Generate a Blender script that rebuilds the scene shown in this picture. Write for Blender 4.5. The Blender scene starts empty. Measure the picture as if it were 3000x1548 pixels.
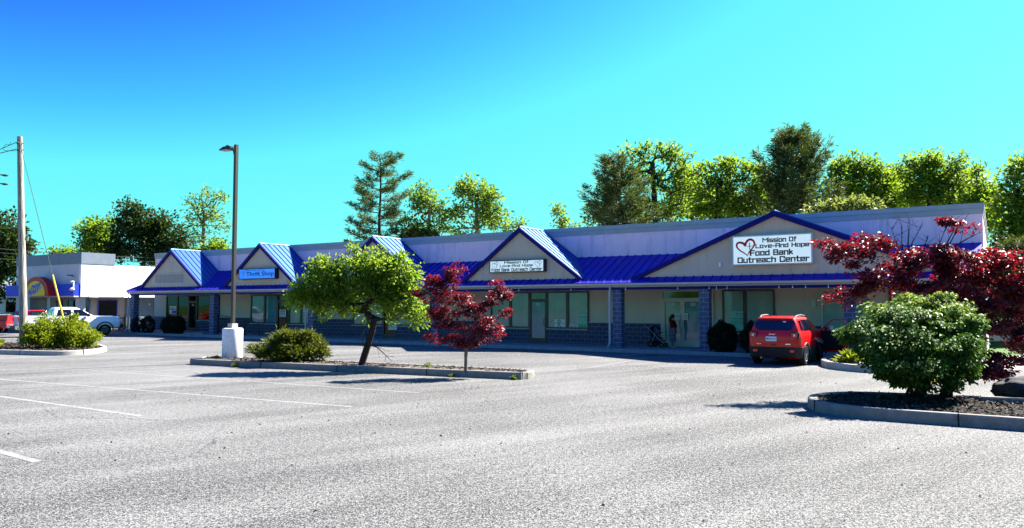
import bpy, bmesh, math, random
import numpy as np
from mathutils import Vector, Matrix
sc = bpy.context.scene
COL = sc.collection
R = math.radians
# ------------------------------------------------------------------ camera
CAM_H, FPX, PITCH = 2.1, 2222.0, R(3.0656)
cam = bpy.data.cameras.new('camera'); cam.sensor_width = 36; cam.lens = 36*FPX/3000
cam.clip_end = 3000; cam.clip_start = .1
co = bpy.data.objects.new('camera', cam); COL.objects.link(co)
co.location = (0, 0, CAM_H); co.rotation_euler = (R(90)+PITCH, 0, 0); sc.camera = co
def at(X, Y, depth):
    """a point seen at (X, Y) of the 3000 px photograph, depth metres ahead"""
    x = (X-1500)/FPX; y = -(Y-774)/FPX
    d = Vector((x, math.cos(PITCH)-y*math.sin(PITCH), math.sin(PITCH)+y*math.cos(PITCH)))
    return Vector((0, 0, CAM_H)) + d*(depth/d.y)
# frame of the shopping strip: local x runs along the facade, local y runs away from the lot
O = Vector((1.2427, 39.6074, 0)); ANG = math.atan2(-.53739, .84333)
Ux = Vector((.84333, -.53739, 0)); Nv = Vector((-.53739, -.84333, 0))
def W(u, v, z=0): return O + Ux*u + Nv*v + Vector((0, 0, z))
# ------------------------------------------------------------------ materials
def nodes(name):
    m = bpy.data.materials.new(name); m.use_nodes = True
    nt = m.node_tree; return m, nt, nt.nodes['Principled BSDF']
def rgba(c): return (c[0], c[1], c[2], 1)
def mixc(nt, fac, a, b):
    n = nt.nodes.new('ShaderNodeMix'); n.data_type = 'RGBA'
    if hasattr(fac, 'is_linked'): nt.links.new(fac, n.inputs[0])
    else: n.inputs[0].default_value = fac
    for s, i in ((a, 6), (b, 7)):
        if hasattr(s, 'is_linked'): nt.links.new(s, n.inputs[i])
        else: n.inputs[i].default_value = rgba(s)
    return n.outputs[2]
def noise(nt, scale, detail=4, rough=.6, vec=None, lo=None, hi=None, stretch=None):
    t = nt.nodes.new('ShaderNodeTexNoise'); t.inputs['Scale'].default_value = scale
    t.inputs['Detail'].default_value = detail; t.inputs['Roughness'].default_value = rough
    if vec is None:
        tc = nt.nodes.new('ShaderNodeTexCoord'); vec = tc.outputs['Object']
    if stretch:
        mp = nt.nodes.new('ShaderNodeMapping'); mp.inputs['Scale'].default_value = stretch
        nt.links.new(vec, mp.inputs[0]); vec = mp.outputs[0]
    nt.links.new(vec, t.inputs['Vector'])
    if lo is None: return t.outputs['Fac']
    r = nt.nodes.new('ShaderNodeMapRange'); r.inputs[1].default_value = lo; r.inputs[2].default_value = hi
    nt.links.new(t.outputs['Fac'], r.inputs[0]); return r.outputs[0]
def bump(nt, b, h, strength, dist=.01):
    n = nt.nodes.new('ShaderNodeBump'); n.inputs['Strength'].default_value = strength
    n.inputs['Distance'].default_value = dist
    nt.links.new(h, n.inputs['Height']); nt.links.new(n.outputs[0], b.inputs['Normal'])
def pm(name, c, rough=.6, spec=.4, var=.18, scale=6, metal=0, coat=0, bmp=0, c2=None, stretch=None):
    m, nt, b = nodes(name)
    f = noise(nt, scale, 5, .6, lo=.3, hi=.7, stretch=stretch)
    lo = tuple(x*(1-var) for x in c); hi = c2 or tuple(min(1, x*(1+var)) for x in c)
    nt.links.new(mixc(nt, f, lo, hi), b.inputs['Base Color'])
    b.inputs['Roughness'].default_value = rough; b.inputs['Specular IOR Level'].default_value = spec
    b.inputs['Metallic'].default_value = metal; b.inputs['Coat Weight'].default_value = coat
    if bmp: bump(nt, b, noise(nt, scale*12, 3), bmp)
    return m
def stucco(name, c, streak, amount=.5):
    m, nt, b = nodes(name)
    f = noise(nt, 1.3, 6, .65, lo=.3, hi=.75)
    base = mixc(nt, f, tuple(x*.9 for x in c), tuple(min(1, x*1.06) for x in c))
    s = noise(nt, 2.6, 5, .7, lo=.52, hi=.74, stretch=(1, 1, .10))
    mul = nt.nodes.new('ShaderNodeMath'); mul.operation = 'MULTIPLY'; mul.inputs[1].default_value = amount
    nt.links.new(s, mul.inputs[0])
    nt.links.new(mixc(nt, mul.outputs[0], base, streak), b.inputs['Base Color'])
    b.inputs['Roughness'].default_value = .9; b.inputs['Specular IOR Level'].default_value = .2
    bump(nt, b, noise(nt, 160, 3), .25, .004); return m
def blockmat(name, c1, c2, mortar):
    m, nt, b = nodes(name)
    tc = nt.nodes.new('ShaderNodeTexCoord'); sp = nt.nodes.new('ShaderNodeSeparateXYZ')
    nt.links.new(tc.outputs['Object'], sp.inputs[0])
    ad = nt.nodes.new('ShaderNodeMath'); ad.operation = 'ADD'
    nt.links.new(sp.outputs[0], ad.inputs[0]); nt.links.new(sp.outputs[1], ad.inputs[1])
    cb = nt.nodes.new('ShaderNodeCombineXYZ'); nt.links.new(ad.outputs[0], cb.inputs[0])
    nt.links.new(sp.outputs[2], cb.inputs[1])
    br = nt.nodes.new('ShaderNodeTexBrick'); nt.links.new(cb.outputs[0], br.inputs['Vector'])
    br.inputs['Scale'].default_value = 1; br.inputs['Brick Width'].default_value = .4
    br.inputs['Row Height'].default_value = .2; br.inputs['Mortar Size'].default_value = .008
    br.inputs['Mortar Smooth'].default_value = .2
    br.inputs['Color1'].default_value = rgba(c1); br.inputs['Color2'].default_value = rgba(c2)
    br.inputs['Mortar'].default_value = rgba(mortar)
    f = noise(nt, 30, 4, .7, lo=.3, hi=.8)
    mx = nt.nodes.new('ShaderNodeMix'); mx.data_type = 'RGBA'; mx.blend_type = 'MULTIPLY'
    mx.inputs[0].default_value = .35
    nt.links.new(br.outputs['Color'], mx.inputs[6]); nt.links.new(mixc(nt, f, (.5,)*3, (1,)*3), mx.inputs[7])
    nt.links.new(mx.outputs[2], b.inputs['Base Color']); b.inputs['Roughness'].default_value = .85
    bump(nt, b, noise(nt, 60, 4), .4, .006); return m
def leafmat(name, c1, c2, trans, gloss=.35, tmix=.4, spec=.5):
    m, nt, b = nodes(name)
    g = nt.nodes.new('ShaderNodeNewGeometry')
    nt.links.new(mixc(nt, g.outputs['Random Per Island'], c1, c2), b.inputs['Base Color'])
    b.inputs['Roughness'].default_value = gloss; b.inputs['Specular IOR Level'].default_value = spec
    t = nt.nodes.new('ShaderNodeBsdfTranslucent')
    nt.links.new(mixc(nt, g.outputs['Random Per Island'], tuple(x*.7 for x in trans), trans), t.inputs[0])
    ms = nt.nodes.new('ShaderNodeMixShader'); ms.inputs[0].default_value = tmix
    nt.links.new(b.outputs[0], ms.inputs[1]); nt.links.new(t.outputs[0], ms.inputs[2])
    nt.links.new(ms.outputs[0], nt.nodes['Material Output'].inputs['Surface']); return m
def asphalt():
    m, nt, b = nodes('asphalt')
    tc = nt.nodes.new('ShaderNodeTexCoord'); v = tc.outputs['Object']
    # weathered stone chips of several sizes showing through the binder
    a1 = noise(nt, 70, 2, .6, v, .42, .58); a2 = noise(nt, 36, 2, .6, v, .44, .56); a3 = noise(nt, 13, 2, .6, v, .43, .58)
    def mth(op, a, c):
        n = nt.nodes.new('ShaderNodeMath'); n.operation = op
        for s, i in ((a, 0), (c, 1)):
            if hasattr(s, 'is_linked'): nt.links.new(s, n.inputs[i])
            else: n.inputs[i].default_value = s
        return n.outputs[0]
    s = mth('ADD', mth('MULTIPLY', a1, .46), mth('ADD', mth('MULTIPLY', a2, .38), mth('MULTIPLY', a3, .18)))
    big = noise(nt, .16, 6, .65, v, .32, .70)
    vr = nt.nodes.new('ShaderNodeVectorRotate'); vr.rotation_type = 'Z_AXIS'; vr.inputs['Angle'].default_value = R(-38); nt.links.new(v, vr.inputs['Vector'])
    rut = noise(nt, .6, 5, .6, vr.outputs[0], .36, .66, stretch=(.14, 1, 1))
    s = mth('ADD', s, mth('ADD', mth('MULTIPLY', big, .18), mth('MULTIPLY', rut, .22)))
    rp = nt.nodes.new('ShaderNodeValToRGB'); e = rp.color_ramp.elements
    e[0].position = .37; e[0].color = (.012, .012, .0125, 1)
    e[1].position = .93; e[1].color = (.235, .229, .22, 1)
    k = e.new(.655); k.color = (.058, .057, .056, 1)
    nt.links.new(s, rp.inputs[0])
    # dark oil spots and tar
    spot = noise(nt, 3.1, 3, .5, v, .735, .76); sp2 = noise(nt, .5, 4, .6, v, .62, .75)
    c = mixc(nt, mth('MULTIPLY', spot, .8), rp.outputs[0], (.02, .02, .022))
    c = mixc(nt, mth('MULTIPLY', sp2, .25), c, (.06, .06, .063))
    # hairline cracks
    vo = nt.nodes.new('ShaderNodeTexVoronoi'); vo.feature = 'DISTANCE_TO_EDGE'; vo.inputs['Scale'].default_value = .17
    wv = nt.nodes.new('ShaderNodeVectorMath'); wv.operation = 'ADD'; wn = nt.nodes.new('ShaderNodeTexNoise'); wn.inputs['Scale'].default_value = .9; wn.inputs['Detail'].default_value = 6
    nt.links.new(v, wn.inputs['Vector']); nt.links.new(v, wv.inputs[0]); nt.links.new(wn.outputs['Color'], wv.inputs[1]); nt.links.new(wv.outputs[0], vo.inputs['Vector'])
    cr = nt.nodes.new('ShaderNodeMapRange'); cr.inputs[1].default_value = .0035; cr.inputs[2].default_value = .001; nt.links.new(vo.outputs['Distance'], cr.inputs[0])
    c = mixc(nt, mth('MULTIPLY', cr.outputs[0], mth('MULTIPLY', noise(nt, .22, 2, .5, v, .5, .6), .75)), c, (.02, .02, .022))
    nt.links.new(c, b.inputs['Base Color']); b.inputs['Roughness'].default_value = .85
    b.inputs['Specular IOR Level'].default_value = .25
    bump(nt, b, s, .55, .012); return m
def concrete(name, c, dirt=(.10, .11, .09)):
    m, nt, b = nodes(name)
    f = noise(nt, 5, 6, .7, lo=.3, hi=.7); d = noise(nt, 2.3, 6, .75, lo=.55, hi=.78)
    base = mixc(nt, f, tuple(x*.75 for x in c), tuple(min(1, x*1.12) for x in c))
    sm = nt.nodes.new('ShaderNodeMath'); sm.operation = 'MULTIPLY'; sm.inputs[1].default_value = .6
    nt.links.new(d, sm.inputs[0])
    nt.links.new(mixc(nt, sm.outputs[0], base, dirt), b.inputs['Base Color'])
    b.inputs['Roughness'].default_value = .9; b.inputs['Specular IOR Level'].default_value = .2
    bump(nt, b, noise(nt, 70, 4), .4, .006); return m
def peeling(name):
    m, nt, b = nodes(name)
    f = noise(nt, 4, 6, .75, lo=.60, hi=.64); n2 = noise(nt, 9, 5, .7, lo=.3, hi=.7)
    nt.links.new(mixc(nt, f, mixc(nt, n2, (.62, .62, .64), (.78, .78, .78)), (.20, .20, .2)), b.inputs['Base Color'])
    b.inputs['Roughness'].default_value = .8; bump(nt, b, f, .3, .01); return m
def roofmat(name, c, rough, spec=.35, ior=1.5, tint=(1, 1, 1)):
    m, nt, b = nodes(name)
    f = noise(nt, 1.2, 5, .6, lo=.3, hi=.7)
    nt.links.new(mixc(nt, f, tuple(x*.82 for x in c), tuple(x*1.1 for x in c)), b.inputs['Base Color'])
    b.inputs['Roughness'].default_value = rough; b.inputs['Specular IOR Level'].default_value = spec; b.inputs['IOR'].default_value = ior; b.inputs['Specular Tint'].default_value = rgba(tint); return m
def glassmat(name, c, c2, rough=.04, scale=1.2, spec=.6):
    m, nt, b = nodes(name)
    f = noise(nt, scale, 4, .6, lo=.35, hi=.68, stretch=(1, 1, .6))
    nt.links.new(mixc(nt, f, c, c2), b.inputs['Base Color'])
    b.inputs['Roughness'].default_value = rough; b.inputs['Specular IOR Level'].default_value = spec
    bump(nt, b, noise(nt, 1.5, 2), .04, .05); return m
M = {}
M['asphalt'] = asphalt()
M['wall'] = stucco('beige_stucco', (.50, .45, .375), (.30, .31, .28), .3)
M['gable'] = stucco('gable_stucco', (.56, .44, .365), (.26, .25, .24), .55)
M['panel'] = stucco('patched_panel', (.36, .31, .28), (.18, .19, .2), .8)
M['upper'] = stucco('upper_stucco', (.90, .62, .70), (.34, .32, .40), .75)
M['band'] = pm('parapet_band', (.34, .36, .37), .6, .4, .08, 2)
M['block'] = blockmat('slate_block', (.035, .042, .10), (.05, .058, .12), (.22, .25, .34))
M['pillarblock'] = blockmat('pillar_block', (.06, .072, .15), (.08, .095, .17), (.30, .34, .42))
M['roof'] = roofmat('blue_metal_roof', (.010, .003, .30), .55)
M['groof'] = roofmat('glossy_blue_metal', (.008, .006, .26), .52, 1.0, 1.62, (.30, .90, 1))
M['trim'] = pm('blue_trim', (.005, .003, .13), .6, .15, .1, 3)
M['gutter'] = pm('gutter_metal', (.40, .40, .42), .4, .5, .12, 3, stretch=(1, 1, 5))
M['soffit'] = pm('soffit', (.42, .40, .37), .8, .2, .1, 2)
M['black'] = pm('black_frame', (.012, .011, .012), .4, .5, .2, 5)
M['alu'] = pm('beige_frame', (.44, .42, .36), .4, .5, .08, 4)
M['teal'] = glassmat('papered_glass', (.15, .29, .27), (.23, .37, .32), .05, 1.4, .45)
M['tealdeep'] = glassmat('blinds_glass', (.05, .19, .26), (.09, .25, .29), .05, 1.2, .45)
M['dark'] = glassmat('dark_glass', (.003, .003, .004), (.004, .014, .005), .03, 1.6, .25)
M['neon'] = pm('window_trim_violet', (.09, .07, .5), .4, .4, .1)
M['green_refl'] = glassmat('transom_glass', (.02, .09, .05), (.07, .16, .05), .04, 2.5)
M['sill'] = concrete('window_sill', (.42, .42, .42))
M['walk'] = concrete('sidewalk', (.27, .27, .27))
M['kerb'] = concrete('kerb_concrete', (.21, .20, .18), (.05, .055, .04))
M['kerbl'] = concrete('pale_kerb', (.36, .34, .31), (.11, .10, .09))
M['mulch'] = pm('mulch', (.016, .012, .010), .95, .15, .6, 22, bmp=.9)
M['chips'] = pm('bark_chips', (.035, .025, .02), .9, .15, .6, 3, c2=(.14, .11, .09))
M['gravel'] = pm('bed_soil', (.10, .085, .075), .95, .15, .6, 30, bmp=.9)
M['paint'] = None
M['white'] = pm('white_paint', (.78, .78, .76), .6, .3, .05, 3)
M['pole'] = pm('bronze_pole', (.035, .028, .027), .5, .4, .15, 3)
M['polebase'] = pm('pole_base_cover', (.36, .32, .30), .5, .4, .1, 5)
M['pedestal'] = peeling('peeling_white_concrete')
M['wood'] = pm('weathered_wood', (.20, .15, .12), .85, .2, .45, 3, stretch=(6, 6, .35), c2=(.44, .40, .36), bmp=.5)
M['metal'] = pm('galvanised', (.3, .31, .32), .4, .5, .1, 5, metal=.6)
M['cable'] = pm('cable', (.02, .022, .025), .6, .3, .1)
M['yellow'] = pm('yellow_plastic', (.50, .32, .008), .45, .4, .15, 2)
M['bark'] = pm('bark', (.030, .023, .020), .9, .15, .5, 9, stretch=(3, 3, .6), bmp=.6)
M['barkgrey'] = pm('grey_bark', (.14, .12, .11), .9, .15, .4, 9, stretch=(3, 3, .6), bmp=.5)
M['rail'] = pm('black_railing', (.010, .010, .014), .45, .4, .1)
M['sign_white'] = pm('sign_white', (.72, .78, .78), .35, .4, .03, 1)
M['sign_blue'] = pm('sign_blue', (.03, .20, .85), .6, .1, .05, 1)
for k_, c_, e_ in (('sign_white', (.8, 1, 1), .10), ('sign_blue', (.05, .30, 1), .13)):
    b_ = M[k_].node_tree.nodes['Principled BSDF']; b_.inputs['Emission Color'].default_value = rgba(c_); b_.inputs['Emission Strength'].default_value = e_  # weak glow added to brighten the shaded sign faces
M['ink'] = pm('lettering_black', (.010, .012, .02), .5, .3, .1)
M['inkblue'] = pm('lettering_navy', (.012, .015, .12), .5, .3, .1)
M['inkred'] = pm('lettering_red', (.52, .006, .02), .5, .3, .1)
M['inkgreen'] = pm('lettering_green', (.03, .30, .06), .5, .3, .1)
M['signframe'] = pm('sign_frame_dark', (.012, .012, .03), .45, .4, .1)
M['signframe_l'] = pm('sign_frame_silver', (.48, .52, .53), .35, .5, .05)
M['paper'] = pm('paper', (.62, .64, .68), .7, .2, .06, 5)
M['paperteal'] = pm('pale_green_poster', (.22, .52, .42), .6, .2, .06, 5)
M['red'] = pm('car_paint_red', (.55, .0015, .003), .3, .4, .04, 2, coat=.2)
M['redtruck'] = pm('truck_paint_red', (.36, .006, .012), .3, .5, .04, 2, coat=.5)
M['carwhite'] = pm('car_paint_white', (.74, .75, .76), .3, .5, .03, 2, coat=.5)
M['plastic'] = pm('black_plastic', (.012, .013, .018), .6, .3, .15, 8)
M['carglass'] = glassmat('car_glass', (.004, .005, .012), (.006, .008, .02), .03)
M['tyre'] = pm('tyre', (.010, .010, .011), .85, .2, .2, 10)
M['rim'] = pm('alloy_rim', (.40, .41, .43), .3, .5, .1, 5, metal=.7)
M['rimd'] = pm('dark_rim', (.06, .06, .065), .35, .5, .1, 5, metal=.5)
M['interior'] = pm('interior_black', (.008, .008, .009), .8, .2, .2, 6)
M['lens'] = pm('red_lens', (.55, .02, .02), .15, .6, .05, 8)
M['lensc'] = pm('clear_lens', (.75, .72, .8), .15, .6, .05, 8)
M['chrome'] = pm('chrome', (.7, .7, .72), .15, .5, .05, 5, metal=.9)
M['plate'] = pm('plate', (.62, .72, .85), .4, .4, .05, 5)
M['store'] = stucco('store_wall_grey', (.50, .50, .52), (.40, .42, .44), .3)
M['storewhite'] = stucco('store_wall_white', (.78, .76, .75), (.6, .6, .6), .2)
M['storeband'] = pm('store_band', (.16, .19, .24), .6, .3, .1, 2)
M['awning'] = pm('awning_blue', (.01, .035, .50), .55, .3, .1, 2)
M['arch_red'] = pm('arch_red', (.42, .015, .012), .5, .3, .1, 2)
M['arch_yellow'] = pm('arch_yellow', (.72, .50, .02), .5, .3, .05, 2)
M['storedoor'] = pm('grey_panel', (.14, .19, .22), .6, .3, .1, 2)
M['beige'] = stucco('store_lower_beige', (.42, .37, .33), (.3, .3, .3), .3)
M['skin'] = pm('skin', (.26, .13, .09), .55, .4, .08, 9)
M['hair'] = pm('dark_hair', (.010, .007, .006), .5, .4, .2, 20)
M['redtop'] = pm('dark_red_top', (.11, .006, .008), .85, .1, .25, 8)
M['navy'] = pm('navy_fabric', (.012, .014, .09), .85, .15, .25, 9)
M['darkcloth'] = pm('dark_cloth', (.010, .010, .013), .9, .1, .25, 9)
M['sleeve'] = pm('pale_sleeve', (.22, .27, .27), .85, .15, .15, 9)
M['shoe'] = pm('pale_shoe', (.4, .37, .35), .6, .3, .1, 9)
M['boulder'] = pm('dark_boulder', (.035, .034, .04), .85, .3, .5, 3, bmp=.8)
M['grass'] = pm('grass_green', (.045, .10, .015), .9, .2, .4, 12, bmp=.8)
M['lamp_lens'] = pm('lamp_lens', (.45, .46, .45), .3, .5, .05)
def stripes():
    m, nt, b = nodes('striped_skirt')
    tc = nt.nodes.new('ShaderNodeTexCoord'); w = nt.nodes.new('ShaderNodeTexWave')
    w.bands_direction = 'Z'; w.inputs['Scale'].default_value = 5.2; w.inputs['Distortion'].default_value = .4
    nt.links.new(tc.outputs['Object'], w.inputs[0])
    r = nt.nodes.new('ShaderNodeMapRange'); r.inputs[1].default_value = .82; r.inputs[2].default_value = .9
    nt.links.new(w.outputs['Fac'], r.inputs[0])
    nt.links.new(mixc(nt, r.outputs[0], (.010, .010, .035), (.35, .33, .40)), b.inputs['Base Color'])
    b.inputs['Roughness'].default_value = .9; return m
M['skirt'] = stripes()
def paintmat():
    m, nt, b = nodes('worn_white_paint')
    f = noise(nt, 45, 3, .7, lo=.40, hi=.62); g = noise(nt, 2.5, 4, .7, lo=.35, hi=.62)
    mu = nt.nodes.new('ShaderNodeMath'); mu.operation = 'MULTIPLY'; nt.links.new(f, mu.inputs[0]); nt.links.new(g, mu.inputs[1])
    nt.links.new(mixc(nt, mu.outputs[0], (.24, .24, .235), (.075, .075, .075)), b.inputs['Base Color'])
    b.inputs['Roughness'].default_value = .8; return m
M['paint'] = paintmat()
L = {}
L['cherry'] = leafmat('cherry_leaves', (.045, .11, .008), (.115, .20, .016), (.34, .50, .03), .5, .42, .2)
L['maple'] = leafmat('red_maple_leaves', (.040, .010, .015), (.135, .026, .038), (.36, .016, .03), .45, .30, .35)
L['bigmaple'] = leafmat('plum_maple_leaves', (.034, .009, .014), (.125, .024, .036), (.40, .014, .022), .45, .30, .35)
L['bush'] = leafmat('bush_leaves', (.030, .085, .010), (.085, .16, .025), (.10, .22, .010), .6, .16, .12)
L['suntone'] = leafmat('sun_toned_leaves', (.18, .27, .06), (.36, .43, .14), (.30, .40, .08), .5, .3, .25)  # paler leaf colour standing in for sunlight on the bush top
L['yellowbush'] = leafmat('yellow_green_leaves', (.085, .14, .006), (.18, .23, .012), (.40, .46, .01), .55, .36, .2)
L['juniper'] = leafmat('juniper_sprays', (.022, .04, .006), (.085, .115, .010), (.22, .25, .01), .55, .25, .2)
L['box'] = leafmat('boxwood_leaves', (.006, .014, .005), (.014, .030, .008), (.02, .05, .008), .5, .2, .25)
L['locust'] = leafmat('locust_leaves', (.055, .11, .010), (.11, .185, .016), (.31, .46, .03), .55, .44, .2)
L['ash'] = leafmat('ash_leaves', (.05, .11, .008), (.11, .185, .014), (.31, .46, .025), .55, .44, .2)
L['darkmaple'] = leafmat('dark_maple_leaves', (.010, .024, .005), (.030, .058, .008), (.07, .12, .01), .55, .22, .2)
L['pine'] = leafmat('pine_needles', (.022, .05, .020), (.085, .11, .030), (.12, .16, .02), .6, .25, .2)
L['palebush'] = leafmat('pale_green_leaves', (.08, .12, .03), (.15, .19, .05), (.3, .36, .06), .5, .35, .3)
L['weed'] = leafmat('weed_leaves', (.09, .14, .012), (.19, .24, .02), (.3, .38, .02), .55, .35, .3)
# ------------------------------------------------------------------ mesh building
class MB:
    def __init__(s): s.v = []; s.f = []; s.m = []; s.cur = 0
    def add(s, vs, fs):
        o = len(s.v); s.v += [tuple(x) for x in vs]; s.f += [tuple(i+o for i in f) for f in fs]; s.m += [s.cur]*len(fs); return s
    def box(s, x0, x1, y0, y1, z0, z1):
        x0, x1 = sorted((x0, x1)); y0, y1 = sorted((y0, y1)); z0, z1 = sorted((z0, z1))
        return s.add([(x0,y0,z0),(x1,y0,z0),(x1,y1,z0),(x0,y1,z0),(x0,y0,z1),(x1,y0,z1),(x1,y1,z1),(x0,y1,z1)],
            [(0,3,2,1),(4,5,6,7),(0,1,5,4),(1,2,6,5),(2,3,7,6),(3,0,4,7)])
    def fb(s, u0, u1, v0, v1, z0, z1): return s.box(u0, u1, -v0, -v1, z0, z1)     # facade box: v towards the lot
    def prism(s, pts, d):                                                        # polygon pts (3d) extruded by vector d
        n = len(pts); d = Vector(d); a = [Vector(p) for p in pts]; b = [p+d for p in a]
        nn = (a[1]-a[0]).cross(a[2]-a[0])
        if nn.dot(d) > 0: a, b = a[::-1], b[::-1]
        return s.add(a+b, [tuple(range(n)), tuple(range(2*n-1, n-1, -1))]+[(i, n+i, n+(i+1) % n, (i+1) % n) for i in range(n)][::1])
    def tube(s, pts, r, n=6, cap=True):
        pts = [Vector(p) for p in pts]; rs = r if hasattr(r, '__len__') else [r]*len(pts)
        vs = []; fs = []; ref = Vector((0, 0, 1))
        for i, p in enumerate(pts):
            t = (pts[min(i+1, len(pts)-1)]-pts[max(i-1, 0)])
            if t.length < 1e-9: t = Vector((0, 0, 1))
            t.normalize()
            a = t.cross(ref)
            if a.length < .05: a = t.cross(Vector((1, 0, 0)))
            a.normalize(); b = t.cross(a)
            for k in range(n):
                g = 2*math.pi*k/n; vs.append(p+(a*math.cos(g)+b*math.sin(g))*rs[i])
        for i in range(len(pts)-1):
            for k in range(n):
                k2 = (k+1) % n; fs.append((i*n+k, (i+1)*n+k, (i+1)*n+k2, i*n+k2))
        if cap:
            fs.append(tuple(range(n))); o = (len(pts)-1)*n; fs.append(tuple(o+k for k in range(n-1, -1, -1)))
        return s.add(vs, fs)
    def cyl(s, c, axis, r, h, n=24):
        a = Vector(axis).normalized()*h/2; c = Vector(c); return s.tube([c-a, c+a], r, n)
    def ball(s, c, rx, ry, rz, nu=12, nv=8):
        vs = []; fs = []
        for j in range(nv+1):
            th = math.pi*j/nv
            for i in range(nu):
                ph = 2*math.pi*i/nu
                vs.append((c[0]+rx*math.sin(th)*math.cos(ph), c[1]+ry*math.sin(th)*math.sin(ph), c[2]+rz*math.cos(th)))
        for j in range(nv):
            for i in range(nu):
                i2 = (i+1) % nu; fs.append((j*nu+i, (j+1)*nu+i, (j+1)*nu+i2, j*nu+i2))
        return s.add(vs, fs)
    def build(s, name, mat, parent=None, smooth=False, bevel=0):
        me = bpy.data.meshes.new(name); me.from_pydata(s.v, [], s.f)
        for m in (mat if isinstance(mat, (list, tuple)) else [mat]): me.materials.append(m)
        if any(s.m): me.polygons.foreach_set('material_index', s.m)
        bm = bmesh.new(); bm.from_mesh(me); bmesh.ops.remove_doubles(bm, verts=bm.verts, dist=1e-5)
        bmesh.ops.recalc_face_normals(bm, faces=bm.faces)
        if bevel: bmesh.ops.bevel(bm, geom=[e for e in bm.edges if len(e.link_faces) == 2 and e.calc_face_angle(0) > .5], offset=bevel, segments=2, affect='EDGES')
        bm.to_mesh(me); bm.free()
        if smooth:
            me.polygons.foreach_set('use_smooth', [True]*len(me.polygons))
            if smooth != 'all':
                try: me.set_sharp_from_angle(angle=R(38))
                except Exception: pass
        o = bpy.data.objects.new(name, me); COL.objects.link(o)
        if parent: o.parent = parent
        return o
def tag(o, label=None, cat=None, group=None, kind=None):
    for k, v in (('label', label), ('category', cat), ('group', group), ('kind', kind)):
        if v: o[k] = v
    return o
def thing(name, label, cat, loc=(0, 0, 0), rz=0, group=None):
    o = bpy.data.objects.new(name, None); COL.objects.link(o); o.location = loc; o.rotation_euler = (0, 0, rz)
    o.empty_display_size = .2
    return tag(o, label, cat, group)
def copy_tree(o, parent=None):
    c = o.copy(); COL.objects.link(c)
    if parent: c.parent = parent
    for ch in list(o.children): copy_tree(ch, c)
    return c
def lettering(text, x0, x1, z0, z1, y, mat, parent, name='lettering', bold=.02, shear=0, depth=.006, rot=0):
    cu = bpy.data.curves.new(name, 'FONT'); cu.body = text; cu.size = 1; cu.offset = bold; cu.extrude = 0; cu.resolution_u = 4; cu.shear = shear
    t = bpy.data.objects.new(name, cu); COL.objects.link(t)
    dg = bpy.context.evaluated_depsgraph_get(); me0 = bpy.data.meshes.new_from_object(t.evaluated_get(dg))
    vs = np.array([v.co[:] for v in me0.vertices]); fs = [tuple(p.vertices) for p in me0.polygons]
    bpy.data.objects.remove(t); bpy.data.curves.remove(cu); bpy.data.meshes.remove(me0)
    mn = vs.min(0); mx = vs.max(0); sx = (x1-x0)/(mx[0]-mn[0]); sz = (z1-z0)/(mx[1]-mn[1])
    cx, cz = (x0+x1)/2, (z0+z1)/2; out = []
    for p in vs:
        x = x0+(p[0]-mn[0])*sx-cx; z = z0+(p[1]-mn[1])*sz-cz
        out.append((cx+x*math.cos(rot)-z*math.sin(rot), y, cz+x*math.sin(rot)+z*math.cos(rot)))
    mb = MB(); mb.add(out, fs); return mb.build(name, mat, parent)
def ribbon(mb, pts, w, y):                                    # flat stroke in the x-z plane
    n = len(pts); ws = w if hasattr(w, '__len__') else [w]*n; vs = []
    for i, p in enumerate(pts):
        a = Vector(pts[max(i-1, 0)]); b = Vector(pts[min(i+1, n-1)]); t = (b-a).normalized(); q = Vector((-t.y, t.x))*ws[i]/2
        vs += [(p[0]+q.x, y, p[1]+q.y), (p[0]-q.x, y, p[1]-q.y)]
    return mb.add(vs, [(2*i, 2*i+1, 2*i+3, 2*i+2) for i in range(n-1)])
def smoothpath(p, k=4):
    out = []; n = len(p)
    for i in range(n-1):
        a, b, c, d = (Vector(p[max(i-1, 0)]), Vector(p[i]), Vector(p[i+1]), Vector(p[min(i+2, n-1)]))
        for j in range(k):
            t = j/k; out.append(.5*((2*b)+(c-a)*t+(2*a-5*b+4*c-d)*t*t+(3*b-a-3*c+d)*t**3))
    out.append(Vector(p[-1])); return out
def skin(name, chain, mat, parent, sub=1):
    """chain: list of (points, radii, index of root it joins) grown into one continuous surface"""
    vs, es, rs = [], [], []
    for pts, rr, root in chain:
        prev = root
        for p, r in zip(pts, rr):
            vs.append(tuple(p)); rs.append(r)
            if prev is not None: es.append((prev, len(vs)-1))
            prev = len(vs)-1
    me = bpy.data.meshes.new(name); me.from_pydata(vs, es, [])
    o = bpy.data.objects.new(name, me); COL.objects.link(o)
    md = o.modifiers.new('skin', 'SKIN'); md.use_smooth_shade = True
    if not me.skin_vertices: me.skin_vertices.new()
    for i, r in enumerate(rs): me.skin_vertices[0].data[i].radius = (r, r) if not hasattr(r, '__len__') else r
    me.skin_vertices[0].data[0].use_root = True
    s = o.modifiers.new('sub', 'SUBSURF'); s.levels = sub; s.render_levels = sub
    dg = bpy.context.evaluated_depsgraph_get(); m2 = bpy.data.meshes.new_from_object(o.evaluated_get(dg))
    bpy.data.objects.remove(o); bpy.data.meshes.remove(me)
    m2.name = name; m2.materials.clear(); m2.materials.append(mat)
    m2.polygons.foreach_set('use_smooth', [True]*len(m2.polygons))
    o = bpy.data.objects.new(name, m2); COL.objects.link(o)
    if parent: o.parent = parent
    return o
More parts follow.
